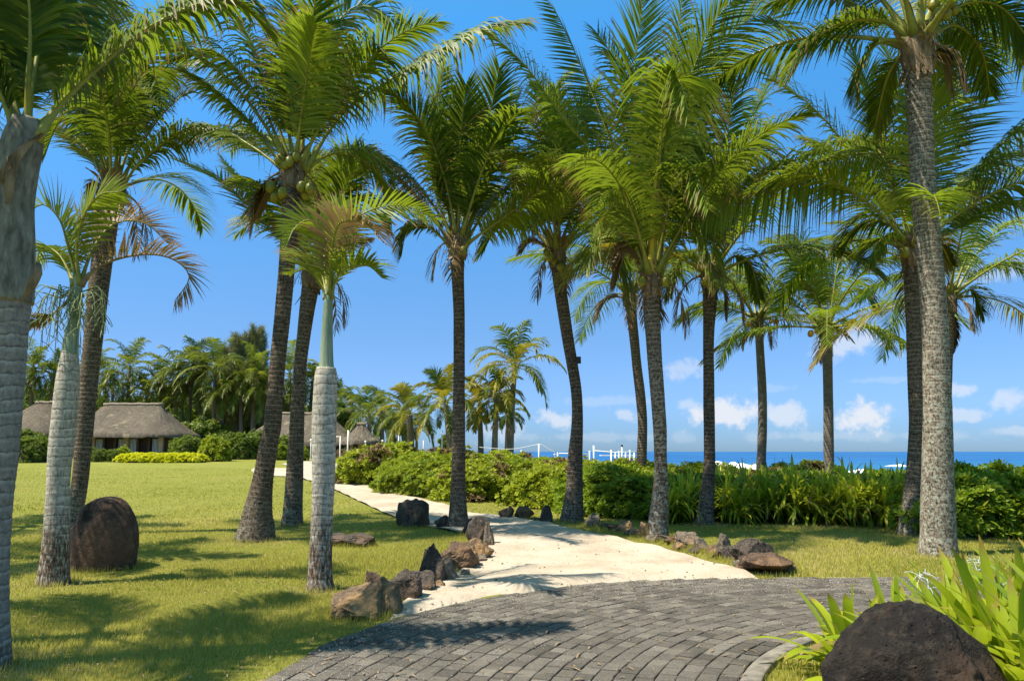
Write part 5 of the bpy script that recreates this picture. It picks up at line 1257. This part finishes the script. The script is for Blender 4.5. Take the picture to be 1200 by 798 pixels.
# the dark boulder bottom right
rock(1074, 840, 238, 160, 50, M_BASALT, 'huge smooth black basalt boulder in the bottom right corner', .95, 'boulder', 'boulder', Y=4.35, pts_n=30, rough=.10, sub=5, peak=.0, group='boulders', sink=.8, sm0=.6)

g = Geo()
for pt in PALMFOOT: TUFT.append(pt)
for args in ((230000, None, (5.2, 9.5), .042, .007, 1, .9), (260000, None, (9.5, 17), .046, .011, 2, 1), (150000, None, (17, 44), .045, .026, 3, 1.5)):
    V, F, t = grass(*args); g.add(V, F, t, .3)
rng = np.random.default_rng(19)
for (tx, ty, tr_) in TUFT:          # longer blades the mower leaves round trunks and rocks
    n_ = int(420*tr_/.3); a = rng.uniform(0, 2*np.pi, n_); r_ = tr_*(1+rng.exponential(.16, n_)); q = np.column_stack([tx+r_*np.cos(a), ty+r_*np.sin(a)])
    q = q[~inpoly(q, sp)]; q = q[np.hypot(q[:, 0]-PCX, q[:, 1]-PCY) > Rout(np.arctan2(q[:, 1]-PCY, q[:, 0]-PCX))]
    n_ = len(q)
    if not n_: continue
    az = rng.uniform(0, 6.28, n_); ln = rng.uniform(.1, .7, n_); p = np.column_stack([q, H(q[:, 0], q[:, 1])])
    d = nrmz(np.column_stack([np.cos(az)*ln, np.sin(az)*ln, np.ones(n_)]))*rng.uniform(.05, .12, n_)[:, None]; w_ = np.column_stack([-np.sin(az), np.cos(az), 0*az])*.004
    g.add(np.stack([p-w_, p+w_, p+d], 1).reshape(-1, 3), np.arange(3*n_).reshape(-1, 3), np.repeat(np.clip(rng.beta(2, 3, n_), 0, .96), 3), .3)
setp(obj('grass', g.me('grass', [M_GRASSB], smooth=False)), 'short lawn grass with yellowed blades', 'grass', kind='stuff')

# fallen leaflets and husk scraps
rng = np.random.default_rng(66); g = Geo(); n_ = 1500
y = 5.3+14*rng.random(n_)**1.2; x = rng.uniform(-1, 1, n_)*(y*.68)
for a, b in zip(x, y):
    if rng.random() > .35 and (a+4.0)**2 > 22 and inpoly(np.array([[a, b]]), sp)[0]: continue
    r_ = math.hypot(a-PCX, b-PCY); z = .03 if 3.65 < r_ < 7 else float(H(a, b))+.035
    t = rng.uniform(0, 6.28); L = rng.choice((.03, .05, .09, .16), p=(.4, .3, .2, .1)); w_ = rng.uniform(.004, .009); d = np.array((math.cos(t), math.sin(t), 0)); e = np.array((-d[1], d[0], 0))*w_; p = np.array((a, b, z))
    g.add([p-e, p+e, p+d*L*.5+e+(0, 0, .012), p+d*L*.5-e+(0, 0, .012), p+d*L+e*.2, p+d*L-e*.2], np.array([(0, 1, 2, 3), (3, 2, 4, 5)]), rng.random())
M_LIT = simple('dry_litter', (.10,.065,.035), (.36,.26,.15), 30, .9, .2)
setp(obj('leaf_litter', g.me('leaf_litter', [M_LIT])), 'dry brown leaflets and scraps fallen on lawn, sand and paving', 'leaf litter', kind='stuff')

# ------------------------------------------------------------------ white posts, lamps, beach jetty, surf
def pole(x, y0, y1, Y, w_, label, name='white_post', cat='post', extra=None, mt=None):
    a = P(x, y1, Y); z = float(H(a.x, Y)); zb = z-.05 if Y < 100 else -3; t = P(x, y0, Y)
    root = empty(name, (a.x, Y, z), label, cat); g = Geo(); r = w_/2*M(x, y0, Y)
    V, F = tube([(0,0,zb-z),(0,0,(t.z-z)*.5),(0,0,t.z-z)], r, 10); g.add(V, F); obj('shaft', g.me('shaft', [mt or M_WHITE]), root)
    if extra == 'arm':
        g = Geo(); V, F = tube([(0,0,t.z-z-.05),(-.22,0,t.z-z-.02),(-.4,0,t.z-z-.12)], r*.8, 8); g.add(V, F); obj('arm', g.me('arm', [M_WHITE]), root)
    if extra in ('globe', 'black', 'cap'):
        bm = bmesh.new(); bmesh.ops.create_uvsphere(bm, u_segments=16, v_segments=10, radius=r*(3 if extra == 'globe' else 1.7)); me = bpy.data.meshes.new('globe'); bm.to_mesh(me); bm.free()
        me.materials.append(M_BLACK if extra == 'black' else M_WHITE); [setattr(p, 'use_smooth', True) for p in me.polygons]; obj('globe' if extra == 'globe' else 'cap', me, root, (0,0,t.z-z+r))
    return root
pole(398, 511, 541, 50, 1.4, 'white lamp pole with a short arm, left one before the pavilion', 'lamp_post', 'lamp post', 'arm')
pole(407, 504, 542, 50, 1.7, 'plain tall white pole before the pavilion, right one', 'white_post', 'post')
pole(428, 518, 530, 52, .9, 'globe lamp under the pavilion eaves', 'lamp_post', 'lamp post', 'globe')
pole(448, 517, 530, 50, .9, 'globe lamp beside the pavilion above the bright shrub', 'lamp_post', 'lamp post', 'globe')
pole(364, 516, 530, 50, .9, 'globe lamp left of the white royal trunk', 'lamp_post', 'lamp post', 'globe')
pole(518, 505, 528, 45, 1.9, 'white beach post left of the straight dark trunk')
pole(467, 507, 528, 55, 1.5, 'white post under the yellowing palm')
pole(496, 516, 528, 50, .9, 'thin white post right of the yellowing palm')
pole(562, 514, 530, 50, .8, 'thin white post at the foot of the yellow palm')
pole(611, 529, 537, 42, .8, 'short white lantern post by the sea', 'lamp_post', 'lamp post', 'globe')
pole(631.5, 520, 540, 42, 1.7, 'white net post standing in the hedge against the sea')
pole(653.5, 530, 540, 44, 1.6, 'short white post left of the leaning trunk')
pole(650, 533, 540, 43, .8, 'squat white lantern beside the short post', 'lamp_post', 'lamp post', 'globe')
pole(691, 528, 540, 42, 1.6, 'short white post right of the leaning trunk, left one')
pole(696, 522, 540, 42, 1.9, 'taller white post right of the leaning trunk')
# jetty
jr = empty('white_jetty', P(721, 531, 44), 'low white railed jetty platform seen over the hedge against the sea', 'jetty'); jl = np.array(jr.location)
g = Geo(); V, F = tube([P(697,528,44),(P(721,530,44)),P(746,529,44)], .03, 6); g.add(V-jl, F); V, F = tube([P(655,531,44), P(690,532,44)], .035, 6); g.add(V-jl, F); obj('rail', g.me('rail', [M_WHITE]), jr)
g = Geo(); g.box((.2, .6, -.12), (1.9, 1.2, .05)); obj('deck', g.me('deck', [M_WHITE], smooth=False), jr)
for x, y0 in ((716,527),(721,530),(725,528),(733,530),(738,527),(743,530)):
    a = P(x, y0, 44); g = Geo(); V, F = tube([(a.x, 44, -3.), (a.x, 44, 0), tuple(a)], .035, 8); g.add(V-jl, F); obj('post', g.me('post', [M_WHITE]), jr)
pole(729, 523, 540, 43.6, 1.7, 'white jetty post with a black cap', extra='black')
g = Geo(); V, F = tube(spline([P(562,524,42),P(600,526,42),P(631.5,520.5,42),P(640,524,42),P(652,531,42)], 24), .012, 4); g.add(V, F)
setp(obj('net_rope', g.me('net_rope', [M_WHITE])), 'thin white rope sagging from the tall net post', 'rope')
# surf
rng = np.random.default_rng(9)
def surf(x0, x1, yy, Y, hm, seed):
    n_ = 60; A, B_ = P(x0, yy, Y), P(x1, yy, Y); g = Geo()
    V = []
    for k in range(n_+1):
        f = k/n_; x = A.x+(B_.x-A.x)*f; h = .8*hm*max(.05, math.sin(math.pi*f)**.6)*(1+.6*mnoise.noise(Vector((f*7, seed, 0)))+.18*mnoise.noise(Vector((f*23, seed, 0))))
        for dy, hz in ((-5, 0), (-3, .45), (-1.2, .9), (0, 1), (1.5, .7), (4, 0)): V.append((x, Y+dy+3*mnoise.noise(Vector((f*5, seed, 2))), -2.3+h*hz*(1+.3*mnoise.noise(Vector((x*.8, dy, seed))))))
    F = [(k*6+a_, k*6+a_+1, (k+1)*6+a_+1, (k+1)*6+a_) for k in range(n_) for a_ in range(5)]; g.add(V, np.array(F)); return g
for k, a in enumerate(((806,905,543,165,2.0,1),(778,830,546,150,.9,2),(985,1030,549,150,.7,3),(1140,1230,548,150,.8,4),(1170,1230,551,130,.8,5),(905,960,545,190,.6,6),(1040,1062,545,210,.6,7))):
    setp(obj('breaking_wave', surf(*a).me('breaking_wave', [M_FOAM])), 'white surf breaking off the beach', 'surf', kind='structure')
